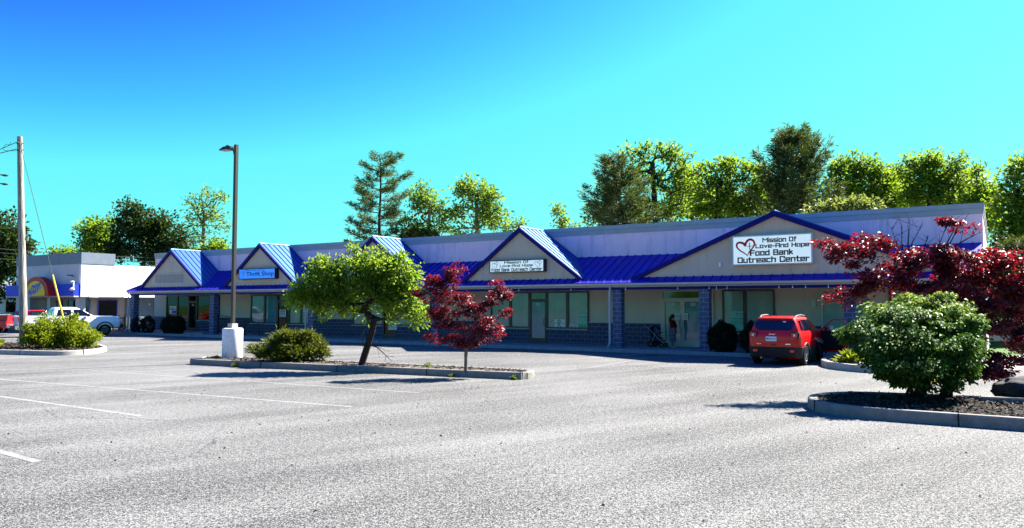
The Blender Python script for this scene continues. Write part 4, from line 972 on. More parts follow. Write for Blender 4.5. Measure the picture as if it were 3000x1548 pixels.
def suv(label, loc, rz, paint, opened=False, badge=True):
    t = thing('parked_suv', label, 'car', loc, rz)
    lo = [(.24, -.50, 3.15, .76, .2), (.30, -.70, 3.33, .86, .2), (.62, -.80, 3.43, .90, .24), (.95, -.79, 3.42, .905, .24), (1.08, -.76, 3.38, .885, .22), (1.17, -.72, 3.2, .84, .2)]
    hi = [(1.12, -.73, 2.25, .835, .16), (1.20, -.71, 2.1, .825, .16), (1.38, -.65, 1.75, .765, .16), (1.56, -.56, 1.4, .69, .15), (1.635, -.52, 1.28, .64, .15), (1.675, -.42, 1.12, .54, .2), (1.69, -.2, .95, .4, .2)]
    mb = MB(); shell(mb, lo); body = mb.build('body', paint, t)
    mb = MB(); shell(mb, hi); cab = mb.build('cabin', paint, t)
    r = .35; ax = (0., 2.57); cs = []
    for y in ax: c = MB(); c.cyl((0, y, r), (1, 0, 0), .40, 2.4, 28); cs.append(temp_cut(c))
    cut(body, cs); door_cut = None
    if opened:
        c = MB(); c.box(.15, 1.2, 1.16, 2.16, .42, 1.3); d1 = temp_cut(c); c = MB(); c.prism([(.15, 1.16, 1.05), (.15, 2.02, 1.05), (.15, 1.42, 1.56), (.15, 1.16, 1.56)], (1.2, 0, 0)); d2 = temp_cut(c)
        cut(body, [d1]); cut(cab, [d2]); bpy.data.objects.remove(d1); bpy.data.objects.remove(d2)
    mb = MB(); cl = [(.255, -.52, 3.17, .775, .2), (.30, -.715, 3.345, .872, .2), (.55, -.80, 3.435, .905, .24), (.64, -.825, 3.45, .918, .24)]
    shell(mb, cl); lc = mb.build('lower_cladding', M['plastic'], t); cut(lc, cs)
    for c in cs: bpy.data.objects.remove(c)
    for o in (body, cab, lc):
        o.data.polygons.foreach_set('use_smooth', [True]*len(o.data.polygons))
        try: o.data.set_sharp_from_angle(angle=R(35))
        except Exception: pass
    for y in ax:
        for s in (-1, 1): wheel(t, s*.79, y, r, .22, s, M['rim']); arch(t, s*.87, y, r, M['plastic'], s)
    rg = patch_end('rear_window', hi, [(1.205, -.50, .50), (1.26, -.60, .60), (1.36, -.70, .70), (1.46, -.685, .685), (1.555, -.63, .63)], .012, M['carglass'], t)
    m = MB(); m.box(.28, .38, -.607, -.600, 1.46, 1.53); m.build('sticker', M['paper'], rg)
    m = MB(); m.box(-.55, .55, -.62, -.50, 1.60, 1.635); m.box(-.18, .18, -.626, -.619, 1.605, 1.622); m.build('rear_spoiler', paint, t, bevel=.012)
    patch_end('windscreen', hi, [(1.22, -.66, .66), (1.38, -.62, .62), (1.55, -.56, .56)], .01, M['carglass'], t, False)
    for s in (-1, 1):
        patch_side('side_window', hi, [(-.42, 1.24), (-.02, 1.20), (-.02, 1.56), (-.34, 1.54)], .012, M['carglass'], t, s)
        patch_side('side_window', hi, [(.06, 1.20), (1.06, 1.20), (1.06, 1.57), (.06, 1.57)], .012, M['carglass'], t, s)
        if not (opened and s > 0): patch_side('side_window', hi, [(1.14, 1.20), (2.0, 1.20), (1.46, 1.57), (1.14, 1.57)], .012, M['carglass'], t, s)
        m = MB(); m.tube([(s*.60, -.25, 1.64), (s*.605, -.1, 1.715), (s*.61, .5, 1.735), (s*.60, 1.0, 1.70), (s*.585, 1.15, 1.645)], .024, 6); m.build('roof_rail', M['metal'], t, 'flat')
        m = MB(); x = s*.70; y0 = end_y(lo, x, 1.02)
        m.box(x-.15, x+.15, y0-.035, y0+.16, .925, 1.175); h = m.build('taillight', M['plastic'], t, bevel=.035)
        m = MB(); m.box(x-.105, x+.105, y0-.045, y0-.03, .965, 1.135); ln = m.build('lens', M['lens'], h, bevel=.006)
        m = MB(); m.add([(x-.03, y0-.049, 1.02), (x+.03, y0-.049, 1.02), (x+.03, y0-.049, 1.08), (x-.03, y0-.049, 1.08)], [(0, 1, 2, 3)])
        for a in (): m.add([(x-.075, y0-.048, 1.05+a*.065), (x-.055, y0-.048, 1.05+a*.075), (x+.075, y0-.048, 1.05-a*.065), (x+.055, y0-.048, 1.05-a*.075)], [(0, 1, 2, 3)])
        m.build('reverse_light', M['lensc'], h)
        m = MB(); m.box(s*.62-.075, s*.62+.075, -.845, -.80, .47, .56); m.build('rear_reflector', M['lens'], t, bevel=.01)
        m = MB(); m.cyl((s*.62, 3.36, .92), (0, 1, 0), .13, .12, 20); m.build('headlight', M['lensc'], t, 'flat')
        m = MB(); m.box(s*.88, s*1.07, 1.98, 2.12, 1.14, 1.30)
        if not (opened and s > 0): m.build('wing_mirror', M['plastic'], t, bevel=.02)
    m = MB(); m.box(-.5, .5, 3.395, 3.43, .84, .98); m.build('grille', M['plastic'], t)
    m = MB(); m.tube([(-.02, -.30, 1.67), (-.02, -.40, 1.98)], [.012, .006], 5); m.build('antenna', M['plastic'], t)
    m = MB(); m.box(-.26, .10, -.812, -.79, .845, 1.0); p = m.build('licence_plate', M['plate'], t, bevel=.004)
    if badge:
        lettering('MHB-6127', -.24, .08, .885, .965, -.8135, M['inkblue'], p, bold=.02)
        lettering('Jeep', -.16, .06, 1.05, 1.11, -.80, M['chrome'], t, 'badge_lettering', bold=.02); lettering('4x4', -.58, -.42, .735, .765, -.81, M['chrome'], t, 'badge_lettering', bold=.02)
        m = MB(); m.box(.40, .58, -.83, -.80, .73, .765); m.build('badge', M['chrome'], t, bevel=.004)
    m = MB(); m.box(-.09, .09, -.812, -.79, .70, .735); m.build('tailgate_handle', M['plastic'], t)
    m = MB(); m.tube([(-.45, -.74, .26), (-.45, -.3, .27)], .035, 8); m.build('exhaust', M['metal'], t, 'flat')
    if opened:
        d = MB(); d.prism([(-.0, 0, .36), (0, -1.02, .40), (0, -1.05, .8), (0, -1.0, 1.16), (0, 0, 1.16)], (-.11, 0, 0)); dp = d.build('door', paint, t, bevel=.02)
        dp.location = (.90, 2.18, 0); dp.rotation_euler = (0, 0, R(76))
        d = MB(); d.prism([(-.115, -.06, .44), (-.115, -.86, .46), (-.115, -.92, .8), (-.115, -.92, 1.14), (-.115, -.06, 1.14)], (-.025, 0, 0)); d.build('door_lining', M['interior'], dp, bevel=.012)
        d = MB(); d.tube([(-.075, -.02, 1.16), (-.13, -.52, 1.545), (-.14, -.62, 1.565), (-.145, -.96, 1.565), (-.08, -1.0, 1.16)], .028, 6); d.tube([(-.08, -.30, 1.16), (-.10, -.30, 1.38)], .018, 5); d.build('window_frame', M['redtruck'], dp, 'flat')
        d = MB(); d.tube([(.0, -.84, .98), (.035, -.84, .98), (.035, -.98, .98), (0, -.98, .98)], .014, 6); d.build('handle', M['chrome'], dp)
        d = MB(); d.box(.02, .2, -.26, -.12, 1.13, 1.28); d.build('wing_mirror', M['plastic'], dp, bevel=.025)
        st = MB(); st.box(.17, .66, 1.25, 1.80, .50, .74); st.box(.17, .66, 1.17, 1.32, .70, 1.25); st.build('seat', M['interior'], t, bevel=.04)
    return t
JL = Vector((9.47, 26.92, 0)); JR = R(-34.5)
suv('red compact car with its front passenger door open facing the shops', JL, JR, M['red'], True)
# paper tub standing on the open door's sill
jm = Matrix.Translation(JL) @ Matrix.Rotation(JR, 4, 'Z'); dm = jm @ Matrix.Translation((.90, 2.18, 0)) @ Matrix.Rotation(R(76), 4, 'Z')
p = dm @ Vector((-.06, -.42, 1.163)); m = MB(); m.tube([(0, 0, 0), (0, 0, .14)], [.055, .07], 14); m.tube([(0, 0, .14), (0, 0, .155)], [.078, .074], 14)
o = m.build('paper_cup', M['paperteal'], None, 'flat'); o.location = p; tag(o, 'pale cup standing on the sill of the open red car door', 'cup')
def pickup(label, loc, rz, paint):
    t = thing('pickup_truck', label, 'pickup truck', loc, rz)
    lo = [(.48, -1.2, 4.55, .86, .14), (.58, -1.24, 4.72, .96, .18), (.85, -1.25, 4.78, 1.0, .20), (1.02, -1.24, 4.76, .99, .16), (1.08, -1.22, 4.7, .96, .14)]
    mb = MB(); shell(mb, lo); body = mb.build('body', paint, t); r = .40; ax = (0., 3.75); cs = []
    for y in ax: c = MB(); c.cyl((0, y, r+.02), (1, 0, 0), .47, 2.6, 28); cs.append(temp_cut(c))
    cut(body, cs)
    for c in cs: bpy.data.objects.remove(c)
    body.data.polygons.foreach_set('use_smooth', [True]*len(body.data.polygons))
    try: body.data.set_sharp_from_angle(angle=R(35))
    except Exception: pass
    m = MB(); shell(m, [(1.05, 2.85, 4.72, .96, .16), (1.20, 2.85, 4.70, .94, .2), (1.30, 2.85, 4.55, .88, .25), (1.325, 2.9, 4.3, .7, .25)]); m.build('bonnet', paint, t, 'flat')
    hi = [(1.05, .62, 3.35, .96, .1), (1.32, .63, 3.1, .94, .1), (1.62, .68, 2.6, .85, .1), (1.84, .78, 2.2, .77, .14), (1.90, .85, 2.1, .70, .2), (1.93, 1.0, 1.95, .5, .2)]
    m = MB(); shell(m, hi); m.build('cab', paint, t, 'flat')
    for s in (-1, 1):
        m = MB(); m.box(s*.97, s*.87, -1.22, .60, 1.06, 1.36); m.build('bed_side', paint, t, bevel=.02)
        patch_side('side_window', hi, [(.86, 1.36), (1.72, 1.36), (1.72, 1.78), (.98, 1.78)], .012, M['carglass'], t, s)
        patch_side('side_window', hi, [(1.86, 1.36), (2.92, 1.36), (2.30, 1.78), (1.86, 1.78)], .012, M['carglass'], t, s)
        m = MB(); m.box(s*.98, s*.86, -1.27, -1.16, 1.0, 1.33); m.build('taillight', M['lens'], t, bevel=.01)
        m = MB(); m.box(s*.92, s*.62, 4.66, 4.80, .92, 1.12); m.build('headlight', M['lensc'], t, bevel=.02)
        m = MB(); m.box(s*.97, s*1.2, 2.62, 2.76, 1.30, 1.50); m.build('wing_mirror', M['plastic'], t, bevel=.02)
        m = MB(); m.tube([(s*.98, .9, .44), (s*.98, 2.9, .44)], .05, 6); m.build('running_board', M['chrome'], t)
        m = MB(); m.box(s*1.003, s*1.018, 1.55, 1.72, 1.10, 1.14); m.box(s*1.003, s*1.018, 2.6, 2.75, 1.10, 1.14) if False else None; m.build('door_handle', M['chrome'], t)
        for y in ax: wheel(t, s*.86, y, r, .27, s, M['rimd'], 6); arch(t, s*.955, y, r+.02, M['plastic'], s, .07, .55, .46)
    m = MB(); m.box(-.86, .86, -1.24, -1.16, 1.06, 1.35); m.build('tailgate', paint, t, bevel=.02)
    m = MB(); m.box(-.95, .95, -1.42, -1.2, .55, .74); m.build('rear_bumper', M['chrome'], t, bevel=.02)
    m = MB(); m.box(-.95, .95, 4.7, 4.9, .50, .78); m.build('front_bumper', M['plastic'], t, bevel=.03)
    m = MB(); m.box(-.6, .6, 4.74, 4.82, .82, 1.14); m.build('grille', M['plastic'], t, bevel=.01)
    patch_end('rear_window', hi, [(1.40, -.7, .7), (1.60, -.68, .68), (1.78, -.62, .62)], .01, M['carglass'], t); patch_end('windscreen', hi, [(1.36, -.8, .8), (1.6, -.74, .74), (1.82, -.66, .66)], .01, M['carglass'], t, False)
    return t
hd = R(42); pc = Vector((-29.75, 51.0, 0)); fw = Vector((math.cos(hd), math.sin(hd), 0))
pickup('white crew cab pickup parked behind the yellow green shrub', pc-fw*1.75, hd-R(90), M['carwhite'])
rp_ = at(36, 950, 53); rp_.z = 0
pickup('dark red pickup at the left edge with only its rear showing', rp_+Vector((-math.cos(R(16)), -math.sin(R(16)), 0))*1.25, R(106), M['redtruck'])
q_ = at(92, 950, 57.5); q_.z = 0
suv('red car in front of the convenience store behind the white pickup', q_+Vector((.2, 0, 0)), R(60), M['redtruck'], False, False)
# ------------------------------------------------------------------ convenience store on the left
C0 = Vector((-34.1, 60, 0)); T = thing('convenience_store', 'pale flat roofed store with a blue awning left of the shops', 'building', C0, ANG)
def cb(name, mat, *boxes, parent=T, bevel=0):
    m = MB()
    for b in boxes: m.fb(*b)
    return m.build(name, mat, parent, bevel=bevel)
def cuz(X, Y, v):
    x = (X-1500)/FPX; y = -(Y-774)/FPX; d = Vector((x, math.cos(PITCH)-y*math.sin(PITCH), math.sin(PITCH)+y*math.cos(PITCH))); c = Vector((0, 0, CAM_H))
    k = (v-(c-C0).dot(Nv))/d.dot(Nv); p = c+d*k; return (p-C0).dot(Ux), p.z
cb('upper_wall', M['store'], (-10.4, -.25, -.3, 0, 2.75, 5.35)); cb('front_parapet', M['storeband'], (-10.45, .04, -2.7, .04, 5.35, 6.25))
cb('side_wall', M['storewhite'], (-.25, 0, -16, -.0, 2.72, 5.349)); cb('flat_roof', M['storeband'], (-10.4, -.25, -16, -.3, 5.0, 5.2))
cb('back_wall', M['storewhite'], (-10.4, -9.9, -16, -.3, 0, 5.0)); cb('ceiling', M['soffit'], (-10.4, -.02, -16, -.02, 2.68, 2.72))
cb('lower_front', M['beige'], (-10.3, -.9, -1.7, -1.4, 0, 2.68)); cb('lower_side', M['beige'], (-1.2, -.9, -4.2, -1.7, 0, 2.68))
cb('service_panel', M['storedoor'], (-1.2, -.7, -7.0, -4.2, .0, 2.68)); cb('rear_lower', M['storewhite'], (-.6, .35, -16, -7.2, 0, 2.6))
aw = cb('awning', M['awning'], (-11.0, -.06, .005, .55, 2.8, 3.72), bevel=.02)
cb('awning_edge', M['store'], (-11.0, -.06, .005, .5, 2.70, 2.795))
for u_, w_ in ((-10.2, .5), (-8.3, .45), (-5.0, .5), (-.55, .55)): cb('column', M['store'], (u_-w_/2, u_+w_/2, -.55, -.05, 0, 2.68))
for a, b in ((-7.9, -5.4), (-4.5, -1.2)):
    m = MB(); framed(m, a, b, .55, 2.5, .06, -1.39, -1.31); f = m.build('window', M['neon'], T); p = MB(); p.fb(a+.06, b-.06, -1.37, -1.355, .61, 2.44); p.build('pane', M['dark'], f)
m = MB()
def xframe(m, x0, x1, ya, yb, z0, z1, w):
    vs = []
    for x in (x0, x1): vs += [(x, ya, z0), (x, yb, z0), (x, yb, z1), (x, ya, z1), (x, ya+w, z0+w), (x, yb-w, z0+w), (x, yb-w, z1-w), (x, ya+w, z1-w)]
    fs = []
    for i in range(4): j = (i+1) % 4; fs += [(8+i, 8+j, 12+j, 12+i), (i, j, 8+j, 8+i), (4+i, 12+i, 12+j, 4+j), (i, 4+i, 4+j, j)]
    return m.add(vs, fs)
xframe(m, -.89, -.81, 1.85, 3.5, .55, 2.5, .06); f = m.build('window', M['neon'], T); p = MB(); p.box(-.885, -.87, 1.91, 3.44, .61, 2.44); p.build('pane', M['dark'], f)
m = MB(); xframe(m, .352, .42, 7.5, 8.6, .95, 2.1, .09); f = m.build('window', M['black'], T); p = MB(); p.box(.356, .375, 7.59, 8.51, 1.04, 2.01); p.build('pane', M['tealdeep'], f)
for yy in (.95, 3.75):
    m = MB(); m.add([(-.10, yy-.38, 2.72), (.22, yy-.38, 2.72), (.22, yy+.38, 2.72), (-.10, yy+.38, 2.72), (.02, yy, 3.12)], [(0, 3, 2, 1), (0, 1, 4), (1, 2, 4), (2, 3, 4), (3, 0, 4)]); m.build('lamp_hood', M['metal'], T)
for X, Y in ((212, 808), (50, 812)):
    u_, z_ = cuz(X, Y, .2); m = MB(); m.box(u_-.22, u_+.22, -.55, -.25, z_-.03, z_+.05); m.tube([(u_, -.02, z_-.1), (u_, -.3, z_)], .03, 5); m.build('wall_lamp', M['black'], T, bevel=.01)
u_, z_ = cuz(216, 848, .56); m = MB(); m.ball((u_, -.70, z_), .22, .16, .12, 12, 8); m.box(u_-.06, u_+.06, -.62, -.56, z_+.1, z_+.55); m.build('security_camera', M['white'], T, 'flat')
u_, z_ = cuz(217, 826, .56); m = MB(); m.ball((u_, -.70, z_), .25, .14, .07, 12, 8); m.build('security_camera', M['white'], T, 'flat')
# arched sign
ua, _ = cuz(88, 850, .6); ub, _ = cuz(160, 850, .6); _, zt = cuz(124, 812, .6)
t = thing('arch_sign', 'red and yellow arched store sign on the blue awning', 'sign', C0+Ux*((ua+ub)/2)+Nv*.56+Vector((0, 0, 2.8)), ANG)
w = (ub-ua)/2; h = zt-2.8; n = 22
def archpts(s, y): return [(-w*s, y, 0)]+[(w*s*math.cos(math.pi-math.pi*k/n), y, h*s*math.sin(math.pi*k/n)**.85) for k in range(1, n)]+[(w*s, y, 0)]
m = MB(); m.prism(archpts(1, 0), (0, -.55, 0)); m.build('arch', M['arch_red'], t); m = MB(); m.prism(archpts(.78, -.552), (0, -.03, 0)); fc = m.build('face', M['arch_yellow'], t)
m = MB(); m2 = [(w*.60*math.cos(2*math.pi*k/30), h*.36+h*.20*math.sin(2*math.pi*k/30)+w*.18*math.cos(2*math.pi*k/30)) for k in range(31)]; ribbon(m, m2, .05, -.586); m.build('oval', M['awning'], fc)
lettering('PARK', -w*.34, w*.52, h*.40, h*.62, -.588, M['awning'], fc, bold=.04, shear=.35, rot=.13); lettering('MART', -w*.56, w*.36, h*.13, h*.36, -.588, M['awning'], fc, bold=.04, shear=.35, rot=.13)
t = thing('window_sign', 'small lit sign with white letters VA in the store window', 'sign', C0+Ux*-5.75+Nv*-1.29+Vector((0, 0, 1.65)), ANG)
m = MB(); m.box(-1.1, .35, .0, .02, 0, .62); m.build('panel', M['inkblue'], t); lettering('VA', -.25, .3, .15, .55, -.004, M['paper'], t, bold=.03); m = MB(); m.ball((-.62, -.006, .28), .22, .005, .22, 14, 8); m.build('disc', M['lens'], t)
t = thing('white_house', 'white sided house far behind the store at the left edge', 'house', at(-10, 893, 95)-Vector((0, 0, 2.1)), R(20))
m = MB(); m.box(-4, 3.2, 0, 6, 0, 3.2); m.build('wall', M['storewhite'], t); m = MB(); m.prism([(-4.4, -.4, 3.15), (3.6, -.4, 3.15), (3.6, 3, 5.2), (-4.4, 3, 5.2)], (0, 0, .12)); m.prism([(-4.4, 6.4, 3.15), (3.6, 6.4, 3.15), (3.6, 3, 5.2), (-4.4, 3, 5.2)], (0, 0, .12)); m.build('roof', M['storeband'], t)
m = MB(); m.box(1, 2.2, -.04, -.002, 1.1, 2.4); m.build('window', M['dark'], t)
fa = at(-60, 893, 66)-Vector((0, 0, 2.1)); t = thing('chain_fence', 'low green grey mesh fence at the far left edge', 'fence', fa)
fe = at(100, 893, 70)-Vector((0, 0, 2.1))-fa; m = MB()
for k in range(60):
    p = fe*(k/60); m.tube([p, p+Vector((0, 0, 1.2))], .012, 4, False)
for z in (.1, .5, .9, 1.2): m.tube([Vector((0, 0, z)), fe+Vector((0, 0, z))], .018, 4, False)
m.build('mesh', M['metal'], t)
for k in range(5): p = fe*(k/4); m = MB(); m.tube([p, p+Vector((0, 0, 1.3))], .04, 6); m.build('post', M['metal'], t)
wl = at(2880, 998, 44); wl.z = 0; t = thing('retaining_wall', 'low white wall on the lawn beyond the right end of the shops', 'wall', wl, ANG)
m = MB(); m.box(-.5, 7, 0, .3, 0, .95); m.build('wall', M['storewhite'], t); m = MB(); m.box(-.55, 7.05, -.04, .34, .95, 1.03); m.build('coping', M['sill'], t)
# ------------------------------------------------------------------ people
def figure(t, body_pts, chains, skinmat, sub=1):
    return skin('body', chains, skinmat, t, sub)
def face(t, c, s, fwd, mat_eye=None):
    """nose, eyes and mouth on a head centred at c looking along fwd (2d)"""
    f = Vector((fwd[0], fwd[1], 0)).normalized(); r = Vector((-f.y, f.x, 0)); c = Vector(c)
    m = MB(); m.tube([c+f*.088*s+Vector((0, 0, .01*s)), c+f*.112*s+Vector((0, 0, -.025*s)), c+f*.09*s+Vector((0, 0, -.03*s))], [.008*s, .014*s, .010*s], 6); m.build('nose', M['skin'], t, 'all')
    for k in (-1, 1):
        m = MB(); m.ball(c+f*.082*s+r*k*.034*s+Vector((0, 0, .012*s)), .013*s, .013*s, .009*s, 8, 6); m.build('eye', M['hair'], t)
        m = MB(); m.ball(c+r*k*.083*s+Vector((0, 0, -.005*s)), .018*s, .018*s, .032*s, 8, 6); m.build('ear', M['skin'], t, 'all')
    m = MB(); m.tube([c+f*.084*s-r*.025*s+Vector((0, 0, -.058*s)), c+f*.092*s+Vector((0, 0, -.06*s)), c+f*.084*s+r*.025*s+Vector((0, 0, -.058*s))], .007*s, 5); m.build('mouth', M['inkred'], t)
def hand(chains, base_idx, palm, d, side, n0, s=1.):
    """five separate curled fingers rooted in the palm; returns chains"""
    d = Vector(d).normalized(); sd = Vector(side).normalized(); palm = Vector(palm); dn = Vector((0, 0, -1))
    for k, (o, l) in enumerate(((-.03, .068), (-.01, .08), (.012, .074), (.032, .058))):
        a = palm+d*.045*s+sd*o*s; chains.append(([a, a+d*l*.5*s, a+d*l*.85*s+sd*.0+dn.lerp(d, .3)*.02*s], [.010*s, .009*s, .007*s], base_idx))
    a = palm-sd*.035*s+d*.0; chains.append(([a-sd*.012*s+d*.015*s, a-sd*.03*s+d*.045*s], [.011*s, .008*s], base_idx))
wp = W(7.72, .75, .15); s = 1.5/1.64
t = thing('person', 'woman in a dark red top and striped long skirt by the glass doors', 'person', wp, ANG)
V = lambda x, y, z: Vector((x*s, y*s, z*s))
ch = [([V(0, 0, .88), V(-.01, 0, 1.05), V(0, 0, 1.22), V(.0, 0, 1.36), V(.015, 0, 1.43), V(.03, 0, 1.52), V(.025, 0, 1.60)], [.13*s, .115*s, .125*s, .05*s, .052*s, (.088*s), .06*s], None)]
ch += [([V(0, k*.09, .82), V(.02, k*.09, .46), V(-.02, k*.08, .09), V(.06, k*.085, .035), V(.13, k*.09, .025)], [.10*s, .062*s, .036*s, .036*s, .022*s], 0) for k in (-1, 1)]
i0 = 7+10; ch.append(([V(.01, -.16, 1.30), V(.06, -.21, 1.06), V(.13, -.20, .86), V(.16, -.195, .79)], [.055*s, .042*s, .030*s, .033*s], 2)); wi = i0+3; hand(ch, wi, V(.16, -.195, .79), (.35, 0, -1), (1, .1, .3), 0, s)
n_now = sum(len(c[0]) for c in ch); ch.append(([V(.01, .16, 1.30), V(.03, .21, 1.06), V(.10, .2, .86), V(.13, .195, .79)], [.055*s, .042*s, .030*s, .033*s], 2)); hand(ch, n_now+3, V(.13, .195, .79), (.3, 0, -1), (1, -.1, .3), 0, s)
skin('body', ch, M['skin'], t); face(t, V(.03, 0, 1.53), s, (1, -.15))
def loft(name, mat, parent, rings, n=20):
    m = MB(); vs = []
    for x, y, z, rx, ry in rings: vs += [((x+rx*math.cos(2*math.pi*k/n))*s, (y+ry*math.sin(2*math.pi*k/n))*s, z*s) for k in range(n)]
    m.add(vs, [(i*n+k, i*n+(k+1) % n, (i+1)*n+(k+1) % n, (i+1)*n+k) for i in range(len(rings)-1) for k in range(n)]); return m.build(name, mat, parent, 'all')
loft('skirt', M['skirt'], t, [(0, 0, 1.02, .15, .17), (-.01, 0, .90, .175, .19), (0, 0, .7, .17, .18), (.01, 0, .45, .15, .165), (.01, 0, .26, .14, .16)])
tc_ = [([V(0, 0, 1.0), V(-.01, 0, 1.12), V(0, 0, 1.25), V(0, 0, 1.36)], [.165*s, .16*s, .155*s, .07*s], None)]
for k in (-1, 1): tc_.append(([V(.01, k*.17, 1.29), V(.05, k*.225, 1.08), V(.10, k*.215, .96)], [.085*s, .095*s, .10*s], 2))
skin('top', tc_, M['redtop'], t)
m = MB(); m.ball(V(.0, 0, 1.55), .105*s, .105*s, .11*s, 14, 10); m.tube([V(-.05, 0, 1.55), V(-.10, 0, 1.40), V(-.14, 0, 1.22)], [.085*s, .095*s, .05*s], 10); m.build('hair', M['hair'], t, 'all')
for k in (-1, 1): m = MB(); m.ball(V(.05, k*.087, .03), .13*s, .045*s, .035*s, 10, 6); m.build('shoe', M['shoe'], t, 'all')
# stroller
sp = W(6.92, .85, .15); t = thing('baby_stroller', 'dark stroller with a navy hood standing left of the woman', 'stroller', sp, ANG)
for y in (-.22, .22):
    m = MB(); m.tube([(-.42, y, .98), (-.30, y, .92), (.02, y, .60), (.42, y, .22)], .018, 6); m.build('frame_tube', M['metal'], t, 'flat')
    m = MB(); m.tube([(.08, y, .62), (-.08, y, .18)], .016, 6); m.build('rear_leg', M['metal'], t, 'flat')
    for x, r in ((-.14, .14), (.40, .10)):
        m = MB(); pr = [(-.025, r*.55), (-.025, r), (.025, r), (.025, r*.55)]; n = 18; vs = []
        for a, q in pr: vs += [(x+q*math.cos(2*math.pi*k/n), y*1.12+a, r+q*math.sin(2*math.pi*k/n)) for k in range(n)]
        m.add(vs, [(i*n+k, i*n+(k+1) % n, (i+1)*n+(k+1) % n, (i+1)*n+k) for i in range(3) for k in range(n)]); wh = m.build('wheel', M['tyre'], t, 'flat')
        m = MB(); m.cyl((x, y*1.12, r), (0, 1, 0), r*.57, .03, 16); m.build('hub', M['rimd'], wh, 'flat')
m = MB(); m.tube([(-.42, -.22, .98), (-.47, 0, 1.0), (-.42, .22, .98)], .022, 6); m.build('handlebar', M['plastic'], t, 'flat')
m = MB(); n = 10; vs = []
for j in range(7):
    a = R(20+j*25)
    for k in range(n+1): y = -.21+.42*k/n; q = .27*(1-.25*abs(2*k/n-1)**3); vs.append((.0+q*math.cos(a)*1.05, y, .72+q*math.sin(a)))
m.add(vs, [(j*(n+1)+k, j*(n+1)+k+1, (j+1)*(n+1)+k+1, (j+1)*(n+1)+k) for j in range(6) for k in range(n)]); m.build('hood', M['navy'], t, 'all')
m = MB(); m.prism([(-.26, -.19, .80), (-.10, -.19, .42), (.28, -.19, .36), (.34, -.19, .42), (-.02, -.19, .52), (-.20, -.19, .84)], (0, .38, 0)); m.build('seat', M['darkcloth'], t, bevel=.02)
m = MB(); m.prism([(-.16, -.19, .34), (-.20, -.19, .16), (.30, -.19, .14), (.30, -.19, .26)], (0, .38, 0)); m.build('basket', M['darkcloth'], t, bevel=.02)
m = MB(); m.tube([(.02, -.2, .60), (.26, -.2, .66), (.30, 0, .67), (.26, .2, .66), (.02, .2, .60)], .025, 6); m.build('bumper_bar', M['plastic'], t, 'flat')
m = MB(); m.box(.20, .44, -.17, .17, .28, .33); m.build('footrest', M['plastic'], t, bevel=.015)
# passenger seated sideways in the open door
t = thing('person', 'person in dark clothes with one pale sleeve seated in the open red car door', 'person', JL, JR)
ch = [([(.44, 1.52, .80), (.46, 1.52, .98), (.50, 1.50, 1.14), (.52, 1.50, 1.25), (.53, 1.50, 1.31), (.55, 1.50, 1.38), (.545, 1.5, 1.46)], [.13, .125, .135, .05, .055, .086, .06], None)]
for k in (-1, 1): ch.append(([(.55, 1.52+k*.10, .80), (.88, 1.50+k*.10, .74), (1.02, 1.50+k*.09, .42), (1.06, 1.5+k*.09, .10), (1.18, 1.5+k*.09, .05)], [.09, .068, .052, .04, .032], 0))
n_now = sum(len(c[0]) for c in ch); ch.append(([(.53, 1.32, 1.18), (.74, 1.24, 1.0), (.98, 1.30, .82), (1.06, 1.33, .77)], [.06, .045, .032, .034], 2)); hand(ch, n_now+3, (1.06, 1.33, .77), (1, .2, -.5), (0, 1, 0), 0)
n_now = sum(len(c[0]) for c in ch); ch.append(([(.53, 1.69, 1.18), (.72, 1.74, 1.0), (.92, 1.70, .86), (1.0, 1.68, .83)], [.06, .045, .032, .034], 2)); hand(ch, n_now+3, (1.0, 1.68, .83), (1, -.2, -.5), (0, -1, 0), 0)
skin('body', ch, M['skin'], t); face(t, (.55, 1.5, 1.385), 1., (1, -.1))
m = MB(); m.ball((.52, 1.5, 1.42), .10, .10, .09, 12, 8); m.build('hair', M['hair'], t, 'all')
tc_ = [([(.44, 1.52, .80), (.46, 1.52, .98), (.50, 1.50, 1.14), (.52, 1.5, 1.26)], [.15, .148, .155, .065], None), ([(.53, 1.32, 1.18), (.74, 1.24, 1.0)], [.08, .06], 2), ([(.53, 1.69, 1.18), (.72, 1.74, 1.0), (.90, 1.70, .87)], [.08, .06, .05], 2)]
skin('shirt', tc_, M['darkcloth'], t); skin('sleeve', [([(.68, 1.255, 1.05), (.76, 1.245, .985), (.86, 1.265, .91), (.97, 1.295, .83)], [.075, .066, .055, .045], None)], M['sleeve'], t)
tr = [([(.44, 1.52, .82), (.47, 1.52, .80)], [.155, .15], None)]
for k in (-1, 1): tr.append(([(.55, 1.52+k*.10, .80), (.88, 1.50+k*.10, .745), (1.02, 1.50+k*.09, .42), (1.055, 1.5+k*.09, .16)], [.11, .086, .075, .07], 1))
skin('trousers', tr, M['darkcloth'], t)
for k in (-1, 1): m = MB(); m.ball((1.13, 1.5+k*.09, .045), .14, .05, .045, 10, 6); m.build('shoe', M['plastic'], t, 'all')
# ------------------------------------------------------------------ vegetation
def up_from(X, Y, depth, h):                       # trunk foot below a point of the picture
    p = at(X, Y, depth); return Vector((p.x, p.y, h))
